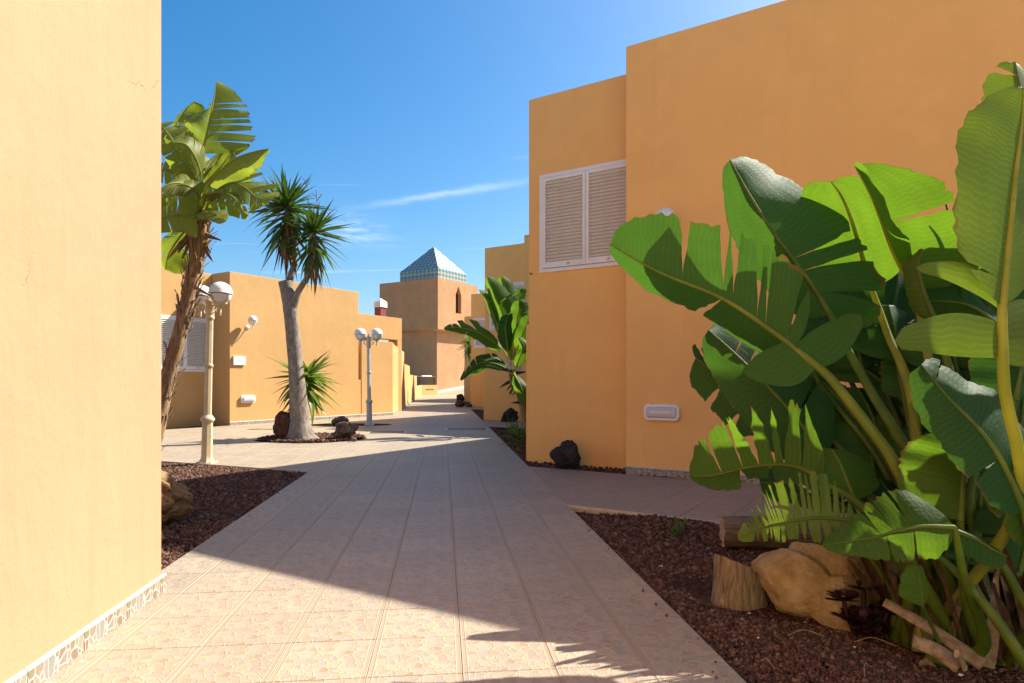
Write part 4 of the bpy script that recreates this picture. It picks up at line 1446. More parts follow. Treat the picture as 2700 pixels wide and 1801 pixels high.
# ------------------------------------------------------------------ big leaves
def prof_w(t, base=.55):
    a = min(1.0, (t / .16)) ** base if t > 0 else 0
    return a * max(0.0, 1 - t ** 4.6) ** .52 * (1 - .10 * t)
class Leaf:
    def __init__(s, seed=0):
        s.b = MB(); s.st = MB(); s.rg = random.Random(seed)
    def half(s, mid, E, tears=(), gap=.02, curl=.25, sweep=.25, M=7, flut=.35, prof=prof_w, deep=False, ragged=.045):
        """one side of a blade: mid = midrib samples, E = vectors (base..tip) to the widest margin"""
        rg = s.rg
        N = len(mid) - 1
        L = sum((mid[i + 1] - mid[i]).length for i in range(N))
        fr = frames(mid)
        E = [Vector(e) for e in E]
        def Ev(t):
            u = t * (len(E) - 1); k = min(int(u), len(E) - 2) if len(E) > 1 else 0
            return E[0] if len(E) == 1 else E[k].lerp(E[k + 1], u - k)
        def at(t):
            u = max(0, min(1, t)) * N; k = min(int(u), N - 1)
            return mid[k].lerp(mid[k + 1], u - k), fr[k][0]
        cuts = [0.0] + sorted(tears) + [1.0]
        ph = rg.uniform(0, 6)
        for a, c in zip(cuts, cuts[1:]):
            n = max(3, int((c - a) * 34) + 2)
            tors = rg.uniform(-1, 1) * (flut if len(cuts) > 2 else flut * .3)
            shr = gap * rg.uniform(.35, 1.9) / max(.02, (c - a)); vt = 0 if deep else rg.choice((0, 0, .1, .25, .5)); jg = [rg.uniform(.6, 1.5) for _ in range(M + 1)]
            tw = rg.uniform(.96, 1.03) if len(cuts) > 2 else 1
            vs_, uv = [], []
            for i in range(n + 1):
                f = i / n
                for j in range(M + 1):
                    v = j / M
                    t0 = a + (c - a) * f
                    g = min(.45, shr * jg[j]) * max(0.0, (v - vt) / (1 - vt)) ** .8
                    tt = a + (c - a) * (g * (a > 0) + f * (1 - g * (a > 0) - g * (c < 1)))
                    p, T = at(tt)
                    e = Ev(tt)
                    nr = T.cross(e)
                    nr = nr.normalized() if nr.length > 1e-9 else Vector((0, 1, 0))
                    if nr.y < 0: nr = -nr
                    el = e.length
                    w = prof(tt) * tw
                    if j == M: w *= 1 + rg.uniform(-ragged, ragged)
                    x = v * w
                    p = p + e * x + T * (sweep * el * x * (1 - .3 * tt)) + nr * (curl * el * w * v * v) + nr * (tors * el * w * v ** 1.6 * .35) \
                        + nr * (el * .035 * math.sin(tt * 19 + ph) * v * w) + nr * (.02 * el * math.sin((f - .5) * 3) * v)
                    vs_.append(p); uv.append((tt * L, .02 + .98 * v))
            q = M + 1
            s.b.add(vs_, [(i * q + j, i * q + j + 1, (i + 1) * q + j + 1, (i + 1) * q + j) for i in range(n) for j in range(M)], uv, smooth=True)
    def blade(s, pts, A=None, B=None, tA=(), tB=(), r=.010, **k):
        mid = spline(pts, 26)
        kA = {a[:-1] if a.endswith('_') else a: b for a, b in k.items()}
        if A: s.half(mid, A, tA, **kA)
        if B: s.half(mid, B, tB, **kA)
        n = len(mid)
        tube(s.st, mid, [r * (1 - .82 * i / (n - 1)) for i in range(n)], 7)
        return s
    def lobe(s, b0, b1, tip, bend=(0, 0, 0), n=14, M=7, roundness=.45, curl=0.0):
        """a torn strip of blade from edge b0-b1 of the midrib to its own tip"""
        b0, b1, tip, bend = Vector(b0), Vector(b1), Vector(tip), Vector(bend)
        c0 = (b0 + b1) / 2
        hw = (b1 - b0) / 2
        nr = (tip - c0).cross(hw).normalized()
        vs_, uv = [], []
        L = (tip - c0).length
        for i in range(n + 1):
            t = i / n
            c = c0.lerp(tip, t) + bend * (4 * t * (1 - t)) 
            w = (1 - t ** 3) ** roundness * (1 + .25 * math.sin(math.pi * min(1, t * 1.3)))
            for j in range(M + 1):
                q = (j / M * 2 - 1)
                vs_.append(c + hw * q * w + nr * (curl * hw.length * q * q * w))
                uv.append((j / M * hw.length * 2, min(.99, t)))
        q = M + 1
        s.b.add(vs_, [(i * q + j, i * q + j + 1, (i + 1) * q + j + 1, (i + 1) * q + j) for i in range(n) for j in range(M)], uv, smooth=True)
        return s
    def stalk(s, pts, r0, r1, n=18):
        q = spline(pts, n)
        tube(s.st, q, [r0 + (r1 - r0) * i / n for i in range(n + 1)], 9)
        return s
    def done(s, parent, m=None, ms=None, label=None):
        o = build(s.b, 'leaf', m or LEAF, parent, True)
        if label: o['label'] = label
        if s.st.v: build(s.st, 'stalk', ms or STALK, o, True)
        return o

# ------------------------------------------------------------------ foreground giant clump
FG = tag(empty('bird_of_paradise_plant', (1.72, 2.48, 0)), 'huge leafy banana like clump in the right foreground', 'plant')
rgb = random.Random(77)
def foot():
    return Vector((1.70 + rgb.uniform(-.13, .16), 2.50 + rgb.uniform(-.10, .16), -.03))
def fgl(seed, mid, A, B, pet, m=None, ms=None, r=.012, r0=.026, lobes=(), foot_pt=None, ws=1.15, flip=False, **k):
    L = Leaf(seed)
    def sc(E, side):
        return [Vector((e.x * ws, (-abs(e.y) * side * .8 if flip else e.y) * ws, e.z * ws)) for e in E] if E else E
    A, B = sc(A, 1), sc(B, -1)
    L.blade(mid, A, B, r=r, **k)
    for l in lobes: L.lobe(*l)
    if pet is not None:
        f = foot_pt or foot()
        L.stalk([f] + pet + [mid[0]], r0, r)
    return L.done(FG, m, ms)
# A: long low leaf reaching left, its upper half facing us
fgl(1, [V(1826, 803, 2.66), V(1786, 770, 2.70), V(1660, 686, 2.74), V(1516, 626, 2.80), V(1401, 562, 2.84)],
    [VV(60, -90, 2.8, -.02), VV(10, -140, 2.8, -.05), VV(0, -140, 2.85, -.06), VV(5, -132, 2.9, -.05), VV(0, -108, 2.95, -.03)],
    [VV(8, 42, 2.7, .14), VV(-25, 30, 2.8, .16), VV(-30, 20, 2.9, .15)],
    [V(2110, 1180, 2.48), V(2050, 1057, 2.50), V(2000, 987, 2.53), V(1927, 893, 2.58), V(1887, 850, 2.61)],
    m=LEAF_D, tA=(.16, .32, .36, .46, .50, .66), tB=(.5,), gap=.014, curl=.05, sweep=.05, ragged=.05, r=.015, ms=STALK_M,
    lobes=[(V(1822, 800, 2.66), V(1880, 848, 2.62), V(1975, 722, 2.62), VV(0, 6, 2.6), 14, 7, .4, -.15),
           (V(1800, 785, 2.66), V(1870, 845, 2.62), V(1712, 862, 2.70), VV(0, 14, 2.6), 14, 7, .5, .1)])
# B: second long leaf pointing up left
fgl(2, [V(1906, 723, 2.80), V(1873, 669, 2.85), V(1826, 601, 2.88), V(1772, 529, 2.92), V(1718, 442, 2.95), V(1676, 366, 2.97)],
    [VV(120, 90, 2.85, -.02), VV(168, 10, 2.9, -.02), VV(150, -70, 2.9, .02), VV(100, -80, 3.0, .08), VV(84, -58, 3.1, .08)],
    [VV(-40, 40, 2.9, .03), VV(-65, 20, 2.9, .16), VV(-30, 0, 3.0, .2)],
    [V(2135, 1150, 2.52), V(2057, 993, 2.60), V(2010, 917, 2.66), V(1952, 814, 2.74)],
    tA=(.20, .34, .42), gap=.012, curl=.18, sweep=.18, m=LEAF_D, r=.014)
# C: backlit leaf behind B
fgl(3, [V(2000, 660, 3.05), V(1985, 605, 3.03), V(1956, 507, 2.99), V(1931, 449, 2.95), V(1908, 418, 2.93)],
    [VV(-60, 35, 3.1, .05), VV(-78, 10, 3.1, .06), VV(-60, -10, 3.2, .04)],
    [VV(58, 10, 3.1, -.05), VV(66, -10, 3.1, -.06), VV(48, -20, 3.2, -.04)],
    [V(2100, 960, 2.75), V(2035, 760, 3.0)], curl=-.05, sweep=.3, ws=1.25, ms=STALK_Y)  # bright stalk colour stands in for light through the midrib
# E: big backlit leaf with a folded left half
fgl(4, [V(2092, 660, 2.92), V(2047, 569, 2.90), V(2007, 465, 2.86), V(1962, 380, 2.82)],
    [VV(120, 50, 2.9, -.06), VV(150, -5, 2.95, -.08), VV(130, -20, 3.0, -.08), VV(80, -15, 3.1, -.05)],
    [VV(-25, -20, 3, -.16), VV(-42, -30, 3, -.14), VV(-22, -22, 3, -.1)],
    [V(2150, 980, 2.66), V(2120, 760, 2.82)], tA=(.50,), gap=.014, curl=-.04, sweep=.18, ms=STALK_Y)  # midrib backlight painted in with the brighter stalk colour
# F: the tall one at the right edge
fgl(5, [V(2301, 705, 2.12), V(2314, 576, 2.12), V(2332, 398, 2.14), V(2346, 290, 2.16), V(2352, 200, 2.17)],
    [VV(-80, -20, 2.1, -.05), VV(-118, -50, 2.1, -.04), VV(-120, -62, 2.1, -.02), VV(-60, -40, 2.15, 0)],
    [VV(120, -20, 2.1, .05), VV(120, -50, 2.1, .06), VV(80, -50, 2.1, .05)],
    [V(2330, 1180, 2.22), V(2306, 897, 2.14), V(2301, 780, 2.12)], m=LEAF_Y, ms=STALK_Y, curl=.15, sweep=.1, r=.014, r0=.022,
    tA=(.12,), gap=.012,
    lobes=[(V(2300, 712, 2.12), V(2304, 664, 2.12), V(2102, 616, 2.16), VV(10, -22, 2.1), 14, 7, .5, .2),
           (V(2298, 822, 2.12), V(2298, 740, 2.12), V(2054, 782, 2.10), VV(0, -14, 2.1), 14, 7, .35, .12),
           (V(2312, 700, 2.12), V(2308, 830, 2.12), V(2440, 760, 2.3), VV(0, 0, 2.1), 14, 7, .4, .1)])
# F2: behind it, only the tip in frame
fgl(6, [V(2400, 700, 2.5), V(2380, 480, 2.5), V(2352, 260, 2.5), V(2330, 142, 2.52)],
    [VV(-50, 0, 2.5, .03), VV(-85, -20, 2.5, .03), VV(-66, -26, 2.5, .03)], [VV(60, 0, 2.5, .05), VV(70, -20, 2.5, .06)],
    [V(2420, 1000, 2.45)], m=LEAF_Y, curl=.12, tA=(.9,), gap=.02)
# H: mid left leaf
fgl(7, [V(1900, 1043, 2.92), V(1850, 987, 2.98), V(1800, 927, 3.05), V(1724, 847, 3.15), V(1667, 793, 3.22), V(1626, 757, 3.28)],
    [VV(80, -50, 3.0, .06), VV(75, -75, 3.1, .08), VV(55, -60, 3.2, .1)],
    [VV(-50, 55, 3.0, -.02), VV(-60, 60, 3.1, .02), VV(-40, 40, 3.2, .05)],
    [V(2120, 1250, 2.58), V(1990, 1130, 2.78)], m=LEAF_D, tA=(.3, .62, .72), gap=.012, curl=.15, sweep=.2)
# I: dark torn leaf beyond it
fgl(8, [V(1775, 985, 3.25), V(1730, 937, 3.32), V(1677, 883, 3.40), V(1617, 837, 3.46), V(1597, 822, 3.48)],
    [VV(30, -60, 3.4, .05), VV(-5, -62, 3.4, .05), VV(-10, -40, 3.4, .05)],
    [VV(-40, 50, 3.4, .02), VV(-20, 68, 3.4, .05), VV(-15, 50, 3.4, .05)],
    [V(2060, 1220, 2.72), V(1900, 1080, 2.95)], m=LEAF_D, tA=(.35, .5, .7), tB=(.3, .55), gap=.035, curl=.1, sweep=.25)
# J: low torn leaf with fingers standing up
fgl(9, [V(1895, 1110, 2.66), V(1833, 1073, 2.72), V(1767, 1067, 2.80), V(1700, 1077, 2.86), V(1633, 1092, 2.92), V(1583, 1094, 2.96)],
    [VV(30, -105, 2.8, .05), VV(5, -130, 2.8, .04), VV(-40, -110, 2.85, .03), VV(-40, -90, 2.9, .02), VV(-20, -60, 2.9, 0)],
    [VV(-20, 40, 2.8, -.10), VV(-10, 26, 2.8, -.10), VV(0, 20, 2.8, -.08)],
    [V(2090, 1300, 2.50), V(1980, 1165, 2.58)], tA=(.17, .30, .36, .47, .58, .72), tB=(.4, .6), deep=True, gap=.022, curl=.06, sweep=.0, flut=1.2, ragged=.08)
# J2: lobe below
fgl(10, [V(1960, 1095, 2.75), V(1890, 1060, 2.85), V(1820, 1105, 2.92), V(1745, 1108, 2.98)],
    [VV(0, 40, 2.9, -.05), VV(-10, 45, 2.9, -.04)], [VV(0, -40, 2.9, .08), VV(0, -40, 2.9, .1)],
    [V(2080, 1260, 2.62)], m=LEAF_D, curl=.1)
# K: broad leaf
fgl(11, [V(1962, 1150, 2.62), V(1945, 1105, 2.64), V(1928, 1062, 2.67), V(1908, 1030, 2.70)],
    [VV(85, 20, 2.6, .02), VV(88, 5, 2.65, .03), VV(50, 0, 2.7, .02)], [VV(-55, 15, 2.6, .02), VV(-52, -5, 2.65, .03), VV(-30, -10, 2.7, .02)],
    [V(2080, 1310, 2.5), V(2000, 1225, 2.55)], curl=.15, sweep=.35)
# L: broad bright leaf, stalk underneath, facing us
fgl(12, [V(2205, 1196, 2.32), V(2211, 1110, 2.34), V(2213, 1050, 2.36), V(2196, 1003, 2.38)],
    [VV(-105, 10, 2.3, .04), VV(-118, -15, 2.3, .05), VV(-80, -25, 2.35, .03)], [VV(38, 0, 2.3, .08), VV(46, -15, 2.3, .09), VV(25, -15, 2.35, .05)],
    [V(2220, 1388, 2.36), V(2207, 1288, 2.33)], curl=.1, sweep=.15, r=.012, r0=.02, foot_pt=Vector((1.78, 2.43, -.03)))
# M: right big leaf
fgl(13, [V(2352, 1175, 2.16), V(2320, 1100, 2.17), V(2284, 1033, 2.19), V(2234, 970, 2.22), V(2177, 913, 2.26), V(2116, 838, 2.30)],
    [VV(95, -70, 2.2, .06), VV(100, -80, 2.2, .08), VV(70, -62, 2.25, .08)],
    [VV(-50, 50, 2.2, -.03), VV(-62, 62, 2.2, -.02), VV(-78, 30, 2.25, .02)],
    [V(2400, 1380, 2.14)], m=LEAF_D, curl=.12, sweep=.25, tA=(.9,), tB=(.34,), gap=.012, ragged=.05, r=.013, foot_pt=Vector((1.86, 2.42, -.03)))
# N: frayed yellowing frond low in front
fgl(14, [V(1962, 1196, 2.42), V(1880, 1189, 2.46), V(1800, 1200, 2.50), V(1754, 1211, 2.53), V(1694, 1236, 2.56)],
    [VV(14, -88, 2.5, .05), VV(0, -90, 2.5, .05), VV(-22, -80, 2.5, .04), VV(-26, -48, 2.5, .02), VV(-16, -20, 2.5, 0)],
    [VV(4, 50, 2.5, -.04), VV(-8, 34, 2.5, -.03), VV(-8, 24, 2.5, -.02)],
    [V(2090, 1290, 2.40), V(2020, 1215, 2.41)], m=LEAF_Y, tA=tuple(.06 + .052 * k + .02 * math.sin(k * 5) for k in range(17)), tB=tuple(.1 + .075 * k + .02 * math.sin(k * 3) for k in range(11)), deep=True, gap=.017, curl=.1, sweep=-.05, flut=.9, r=.008)
# O: wavy leaf in front of it
fgl(15, [V(2192, 1211, 2.16), V(2120, 1209, 2.18), V(2060, 1219, 2.20), V(2000, 1235, 2.23), V(1887, 1252, 2.28)],
    [VV(-8, -62, 2.2, .07), VV(-14, -70, 2.2, .08), VV(-22, -56, 2.2, .08), VV(-10, -26, 2.25, .04)],
    [VV(0, 62, 2.2, -.03), VV(4, 60, 2.2, -.03), VV(0, 34, 2.25, -.03)],
    [V(2260, 1480, 2.30), V(2215, 1330, 2.20)], tA=(.36, .52, .66), tB=(.34, .62), gap=.014, curl=.2, sweep=.05, ragged=.07, m=LEAF, r=.009)
# P: dark leaf right of it
fgl(16, [V(2180, 1215, 2.26), V(2234, 1236, 2.24), V(2280, 1262, 2.22), V(2313, 1277, 2.20)],
    [VV(6, -22, 2.2, .08), VV(10, -24, 2.2, .08)], [VV(-18, 34, 2.2, -.02), VV(-14, 34, 2.2, -.02)],
    None, m=LEAF_D, curl=.2)
# Q: small round leaf
fgl(17, [V(2118, 1392, 2.28), V(2114, 1350, 2.28), V(2108, 1300, 2.29)],
    [VV(28, 0, 2.3, .02), VV(24, -10, 2.3, .02)], [VV(-46, 4, 2.3, 0), VV(-34, -10, 2.3, 0)],
    [V(2150, 1460, 2.34)], curl=.15, r=.006, r0=.008, foot_pt=Vector((1.62, 2.40, -.03)))
# S, U, V and fillers deeper in the clump
fgl(18, [V(2235, 700, 3.0), V(2215, 600, 2.95), V(2200, 515, 2.9)], [VV(85, 10, 3, -.05), VV(90, -10, 3.1, -.06)], [VV(-60, 10, 3, .05), VV(-60, -10, 3.1, .05)], [V(2230, 950, 2.8)], curl=.1, sweep=.3)
fgl(19, [V(2150, 742, 2.7), V(2125, 680, 2.72), V(2108, 610, 2.74), V(2120, 572, 2.74)], [VV(28, -5, 2.7, .06), VV(26, -10, 2.7, .06)], [VV(-24, 5, 2.7, .05), VV(-22, 0, 2.7, .05)], [V(2190, 960, 2.6)], m=LEAF_Y, curl=.3)
fgl(20, [V(2310, 760, 2.75), V(2220, 700, 2.8), V(2100, 690, 2.9)], [VV(0, -70, 2.8, .05), VV(0, -60, 2.8, .05)], [VV(0, 66, 2.8, .02), VV(0, 50, 2.8, .02)], [V(2320, 950, 2.6)], m=LEAF_D)
fill = [(2060, 830, 2.95, -20, -130, 105, LEAF_D), (2020, 1010, 3.0, -50, -120, 90, LEAF_D), (2130, 930, 2.85, 10, -150, 95, LEAF_D),
        (1960, 960, 3.05, -80, -90, 85, LEAF_D), (2260, 1000, 2.6, -20, -150, 90, LEAF_D), (1960, 1180, 2.75, -90, -60, 75, LEAF_D),
        (2080, 1060, 2.9, -30, -110, 90, LEAF), (2330, 920, 2.5, 20, -170, 90, LEAF_D), (1850, 950, 3.1, -70, -60, 75, LEAF_D), (2200, 860, 2.8, -40, -140, 95, LEAF_D),
        (2310, 1230, 2.35, 40, -90, 70, LEAF), (2030, 880, 3.1, -110, -70, 95, LEAF_D), (2150, 1080, 2.7, 30, -130, 95, LEAF_D), (2110, 800, 3.05, 30, -150, 95, LEAF),
        (2060, 1180, 2.7, -40, -80, 80, LEAF_D), (1900, 1000, 3.1, -60, -110, 80, LEAF), (2240, 1120, 2.55, 60, -120, 85, LEAF_D), (2280, 860, 2.75, -10, -160, 95, LEAF_D),
        (1980, 850, 3.05, -40, -130, 80, LEAF_D), (2200, 1010, 2.75, -20, -140, 95, LEAF_D),
        (2330, 1080, 2.6, 20, -230, 120, LEAF_D), (2180, 760, 3.1, 40, -190, 105, LEAF_D), (2290, 760, 3.0, 20, -220, 110, LEAF), (2350, 760, 2.9, 30, -260, 120, LEAF_D),
        (2100, 980, 3.0, 20, -210, 110, LEAF_D), (2010, 1130, 2.9, -30, -170, 95, LEAF_D), (2250, 940, 2.95, 40, -230, 115, LEAF_D), (1920, 1090, 3.0, -60, -130, 85, LEAF_D),
        (2340, 1320, 2.45, 30, -200, 100, LEAF_D), (2160, 1200, 2.75, 20, -170, 100, LEAF_D), (2080, 1240, 2.75, -20, -130, 80, LEAF_D), (2280, 1180, 2.65, -10, -190, 110, LEAF_D),
        (1880, 880, 3.15, -60, -100, 75, LEAF_D), (2050, 730, 3.12, 10, -150, 90, LEAF_D),
        (1990, 760, 3.3, -20, -150, 95, LEAF_D), (2060, 690, 3.38, 30, -150, 100, LEAF_D), (2150, 690, 3.4, 10, -180, 105, LEAF_D), (1930, 830, 3.3, -40, -110, 85, LEAF_D), (2230, 650, 3.4, 10, -130, 100, LEAF_D),
        (2430, 1000, 2.8, 40, -260, 120, LEAF_D), (2520, 900, 2.9, 50, -280, 130, LEAF_D), (2440, 780, 3.1, 20, -260, 120, LEAF_D), (2560, 760, 3.1, 60, -260, 130, LEAF_D),
        (2620, 960, 2.9, 80, -240, 130, LEAF_D), (2480, 1180, 2.7, 60, -240, 120, LEAF_D), (2400, 640, 3.2, 10, -200, 110, LEAF_D), (2700, 820, 3.1, 60, -260, 130, LEAF_D),
        (2080, 640, 3.3, -10, -110, 95, LEAF_D), (2330, 640, 3.25, 30, -210, 115, LEAF_D)]
for k, (x, y, d, dx, dy, w, m_) in enumerate(fill):
    fgl(30 + k, [V(x, y, d), V(x + dx * .5 + 6, y + dy * .5, d + .05), V(x + dx, y + dy, d + .12)],
        [VV(w * .9, 14, d, .05), VV(w, -6, d, .08), VV(w * .6, -10, d, .05)], [VV(-w * .9, 14, d, .03), VV(-w, -6, d, .05), VV(-w * .6, -10, d, .04)],
        [V(x * .4 + 2160 * .6, y * .45 + 1320 * .55, d * .5 + 1.27)], m=m_, curl=.22, sweep=.3, tA=(.4,) if k % 2 else (), tB=(.6,) if k % 3 == 0 else (), gap=.02, r=.011, r0=.022)
# leaf below the wavy one and one at the right edge
fgl(50, [V(2170, 1275, 2.42), V(2215, 1290, 2.40), V(2262, 1300, 2.38)], [VV(0, 36, 2.4, .02), VV(0, 30, 2.4, .02)], [VV(0, -30, 2.4, .06), VV(0, -26, 2.4, .06)], None, m=LEAF_D)
fgl(51, [V(2400, 1230, 2.2), V(2360, 1180, 2.18), V(2290, 1110, 2.2), V(2262, 1085, 2.22)], [VV(-10, 60, 2.2, -.02), VV(-20, 60, 2.2, -.02)], [VV(50, -40, 2.2, .05), VV(40, -40, 2.2, .05)], None, m=LEAF, tA=(.5,), gap=.05)
# rolled young leaf, a spike
b = MB(); tube(b, spline([V(2225, 760, 2.8), V(2203, 620, 2.85), V(2188, 540, 2.88), V(2170, 462, 2.9)], 12), [.018 - .0013 * k for k in range(13)], 8)
build(b, 'young_leaf', LEAF_D, FG, True)
# bare stalks and sheaths of the clump
for k in range(16):
    f = foot() + Vector((rgb.uniform(-.02, .14), rgb.uniform(-.05, .2), 0))
    top = f + Vector((rgb.uniform(-.38, .28), rgb.uniform(-.1, .3), rgb.uniform(.45, 1.0)))
    b = MB(); tube(b, spline([f, f.lerp(top, .45) + Vector((.03, 0, .06)), top], 12), [.023 - .0010 * j for j in range(13)], 9, squash=.75)
    build(b, 'stalk', STALK if k % 5 else STALK_Y, FG, True)
# long bent stalk crossing in front, low right
b = MB(); tube(b, spline([V(2400, 1600, 2.08), V(2310, 1455, 2.14), V(2245, 1370, 2.2), V(2190, 1308, 2.24), V(2140, 1265, 2.26)], 18), [.020 - .0005 * j for j in range(19)], 9)
build(b, 'stalk', STALK, FG, True)
b = MB(); tube(b, spline([V(2420, 1480, 2.2), V(2355, 1390, 2.2), V(2310, 1310, 2.22), V(2275, 1265, 2.24)], 18), [.018 - .0004 * j for j in range(19)], 9)
build(b, 'stalk', STALK, FG, True)
# dry brown sheaths round the foot
def flake(mb, p, d, w, L, rg, curl=.3):
    d = d.normalized(); s_ = d.cross(Vector((rg.uniform(-.3, .3), -1, .2))).normalized(); n_ = d.cross(s_)
    vs_, uv = [], []
    N = 7
    for i in range(N + 1):
        t = i / N
        ww = w * (1 - t ** 2.2 * .85) * (1 + rg.uniform(-.12, .12))
        for j in (-1, -.3, .3, 1):
            vs_.append(p + d * (L * t) + s_ * (ww * j) + n_ * (curl * w * (1 - j * j) + .10 * L * t * t * rg.choice((1, 1, .6))))
            uv.append((j, t))
    mb.add(vs_, [(i * 4 + j, i * 4 + j + 1, (i + 1) * 4 + j + 1, (i + 1) * 4 + j) for i in range(N) for j in range(3)], uv, smooth=True)
for k in range(95):
    b = MB()
    p = Vector((1.74 + rgb.uniform(-.14, .36), 2.48 + rgb.uniform(-.12, .24), -.02))
    flake(b, p, Vector((rgb.uniform(-.55, .25), rgb.uniform(-.25, .15), 1)), rgb.uniform(.012, .028), rgb.uniform(.22, .5), rgb)
    build(b, 'dry_sheath', DARKDRY if k % 5 else STRAW, FG, True)
# sawn-off dry stalks lying at the foot
def cut_stalk(a, c, r0, r1, label):
    t = tag(empty('cut_stalk', a), label, 'stalk', 'sawn off dry stalks')
    b = MB(); q = spline([a, a.lerp(c, .5) + Vector((0, 0, .01)), c], 10)
    tube(b, q, [r0 + (r1 - r0) * i / 10 for i in range(11)], 12, squash=.55, cap=False)
    build(b, 'bark', STRAW, t, True)
    b = MB(); f = frames(q)
    for e, rr in ((0, r0), (10, r1)):
        t_, n_, b_ = f[e]
        ring = [q[e] + n_ * math.cos(6.2832 * k / 12) * rr * .995 + b_ * math.sin(6.2832 * k / 12) * rr * .55 * .995 for k in range(12)]
        b.add(ring, [tuple(range(12)) if e else tuple(reversed(range(12)))])
    build(b, 'cut_face', CUTW, t, True)
cut_stalk(V(2255, 1525, 2.30), V(2030, 1382, 2.47), .030, .020, 'longer sawn dry stalk sticking up towards the succulent')
cut_stalk(V(2200, 1528, 2.24), V(2098, 1472, 2.30), .032, .026, 'shorter sawn dry stalk lying on the gravel')
cut_stalk(V(2215, 1535, 2.20), V(2196, 1500, 2.19), .016, .016, 'small sawn stub with pale round end')

# ------------------------------------------------------------------ dark rosette succulent
SU = tag(empty('succulent', (1.47, 2.70, -.035)), 'dark purple rosette succulent in front of the boulder', 'succulent')
def spoon(L, w):
    b = MB(); N, M = 7, 4
    vs_ = []
    for i in range(N + 1):
        t = i / N
        ww = w * (.25 + .75 * math.sin(math.pi * min(1, t * .62 + .05)) ** 1.2) * (1 if t < .9 else .75) * (1 if t < 1 else .3)
        for j in range(M + 1):
            q = j / M * 2 - 1
            vs_.append((L * t, ww * q, .22 * L * t * t + .3 * ww * q * q))
    b.add(vs_, [(i * 5 + j, i * 5 + j + 1, (i + 1) * 5 + j + 1, (i + 1) * 5 + j) for i in range(N) for j in range(M)], smooth=True)
    return b.mesh('petal_leaf')
sp = spoon(1, .32); sp.materials.append(AEON)
SU.scale = (1.25, 1.25, 1.05)
rgs = random.Random(12)
for (cx, cy, cz, R0, n) in ((0, 0, .05, .085, 26), (-.05, .03, .13, .065, 18), (.07, -.02, .10, .07, 20), (.03, .05, .16, .055, 16), (.12, .05, .05, .06, 16), (-.02, -.06, .03, .05, 12)):
    b = MB(); tube(b, spline([Vector((cx * .3, cy * .3, -.02)), Vector((cx * .8, cy * .8, cz * .5)), Vector((cx, cy, cz))], 6), .007, 6)
    build(b, 'stem', AEON, SU)
    b = MB(); lathe(b, [(.004, cz + .012), (.010, cz + .016), (.008, cz + .022), (.001, cz + .024)], 8, (cx, cy, 0))
    build(b, 'heart', AEON_C, SU)
    for k in range(n):
        o = mesh_obj('petal_leaf', sp, None, SU)
        o.location = (cx, cy, cz)
        up = rgs.uniform(.0, 1.0)
        s_ = R0 * (.55 + .5 * (1 - up)) * rgs.uniform(.85, 1.15)
        o.scale = (s_, s_, s_)
        o.rotation_euler = (rgs.uniform(-.2, .2), -up * 1.15 + .1, k * 2.39996)
# ------------------------------------------------------------------ small weed
WD = tag(empty('weed', (1.10, 4.33, -.04)), 'small green weed sprouting from the gravel', 'weed')
rgw = random.Random(5)
for k in range(6):
    th = k * 1.1; top = Vector((.085 * math.cos(th) * rgw.uniform(.4, 1.1), .06 * math.sin(th), rgw.uniform(.07, .15)))
    b = MB(); tube(b, spline([Vector((0, 0, 0)), top * .5 + Vector((0, 0, .02)), top], 6), .0025, 5)
    build(b, 'stem', STALK, WD)
    for j in range(5):
        L = Leaf(k * 9 + j)
        f = .3 + .17 * j
        p = top * f + Vector((0, 0, .012)); e = Vector((rgw.uniform(-1, 1), rgw.uniform(-1, 1), rgw.uniform(.2, 1))).normalized() * rgw.uniform(.022, .04)
        sd = e.cross(Vector((0, 0, 1))).normalized() * .010
        L.half(spline([p, p + e * .5, p + e], 6), [sd], M=2); L.half(spline([p, p + e * .5, p + e], 6), [-sd], M=2)
        build(L.b, 'leaf', WEEDM, WD)
# ------------------------------------------------------------------ litter on the gravel
def chip(x, y, s, label, k, z=-.012):
    o = mesh_obj('pale_stone', rock_mesh('pale_stone', (s, s * .7, s * .5), 90 + k, sub=2), CHIPW)
    o.location = (x, y, z); o.rotation_euler = (0, 0, k)
    tag(o, label, 'pebble')
for k, (x, y, s, l) in enumerate(((.86, 3.72, .026, 'white pebble on the gravel below the weed'), (.74, 4.23, .018, 'tiny pale pebble near the path edge'), (.98, 4.32, .014, 'tiny pale pebble left of the weed'),
        (1.62, 2.33, .022, 'pale shard near the cut stalks'), (1.10, 2.99, .022, 'white shard at the foot of the stump'), (1.36, 2.56, .014, 'pale fleck below the boulder'), (1.00, 2.62, .012, 'pale fleck left of the boulder'))):
    chip(x, y, s, l, k, fgz(x, y) - .03)
for k, (a, c, l) in enumerate((((1.12, 2.62), (1.26, 2.60), 'curved dry straw below the boulder'), ((1.38, 2.60), (1.52, 2.55), 'straight dry straw below the succulent'), ((.93, 2.40), (.95, 2.33), 'short pale straw near the path edge'), ((1.22, 2.23), (1.28, 2.30), 'thin dry straw at the bottom edge'))):
    b = MB(); z0 = fgz(a[0], a[1]) - .018
    tube(b, spline([Vector((*a, z0)), Vector(((a[0] + c[0]) / 2, (a[1] + c[1]) / 2 + .02, z0 + .02)), Vector((*c, z0 + .004))], 8), .0022, 5)
    tag(build(b, 'straw', STRAW), l, 'straw')
L = Leaf(3); p = Vector((1.49, 2.36, -.012)); e = Vector((.035, -.04, .012))
L.half(spline([p, p + e * .5 + Vector((0, 0, .008)), p + e], 8), [Vector((.014, .01, .012))], M=3, curl=.5); L.half(spline([p, p + e * .5 + Vector((0, 0, .008)), p + e], 8), [Vector((-.014, -.01, .012))], M=3, curl=.5)
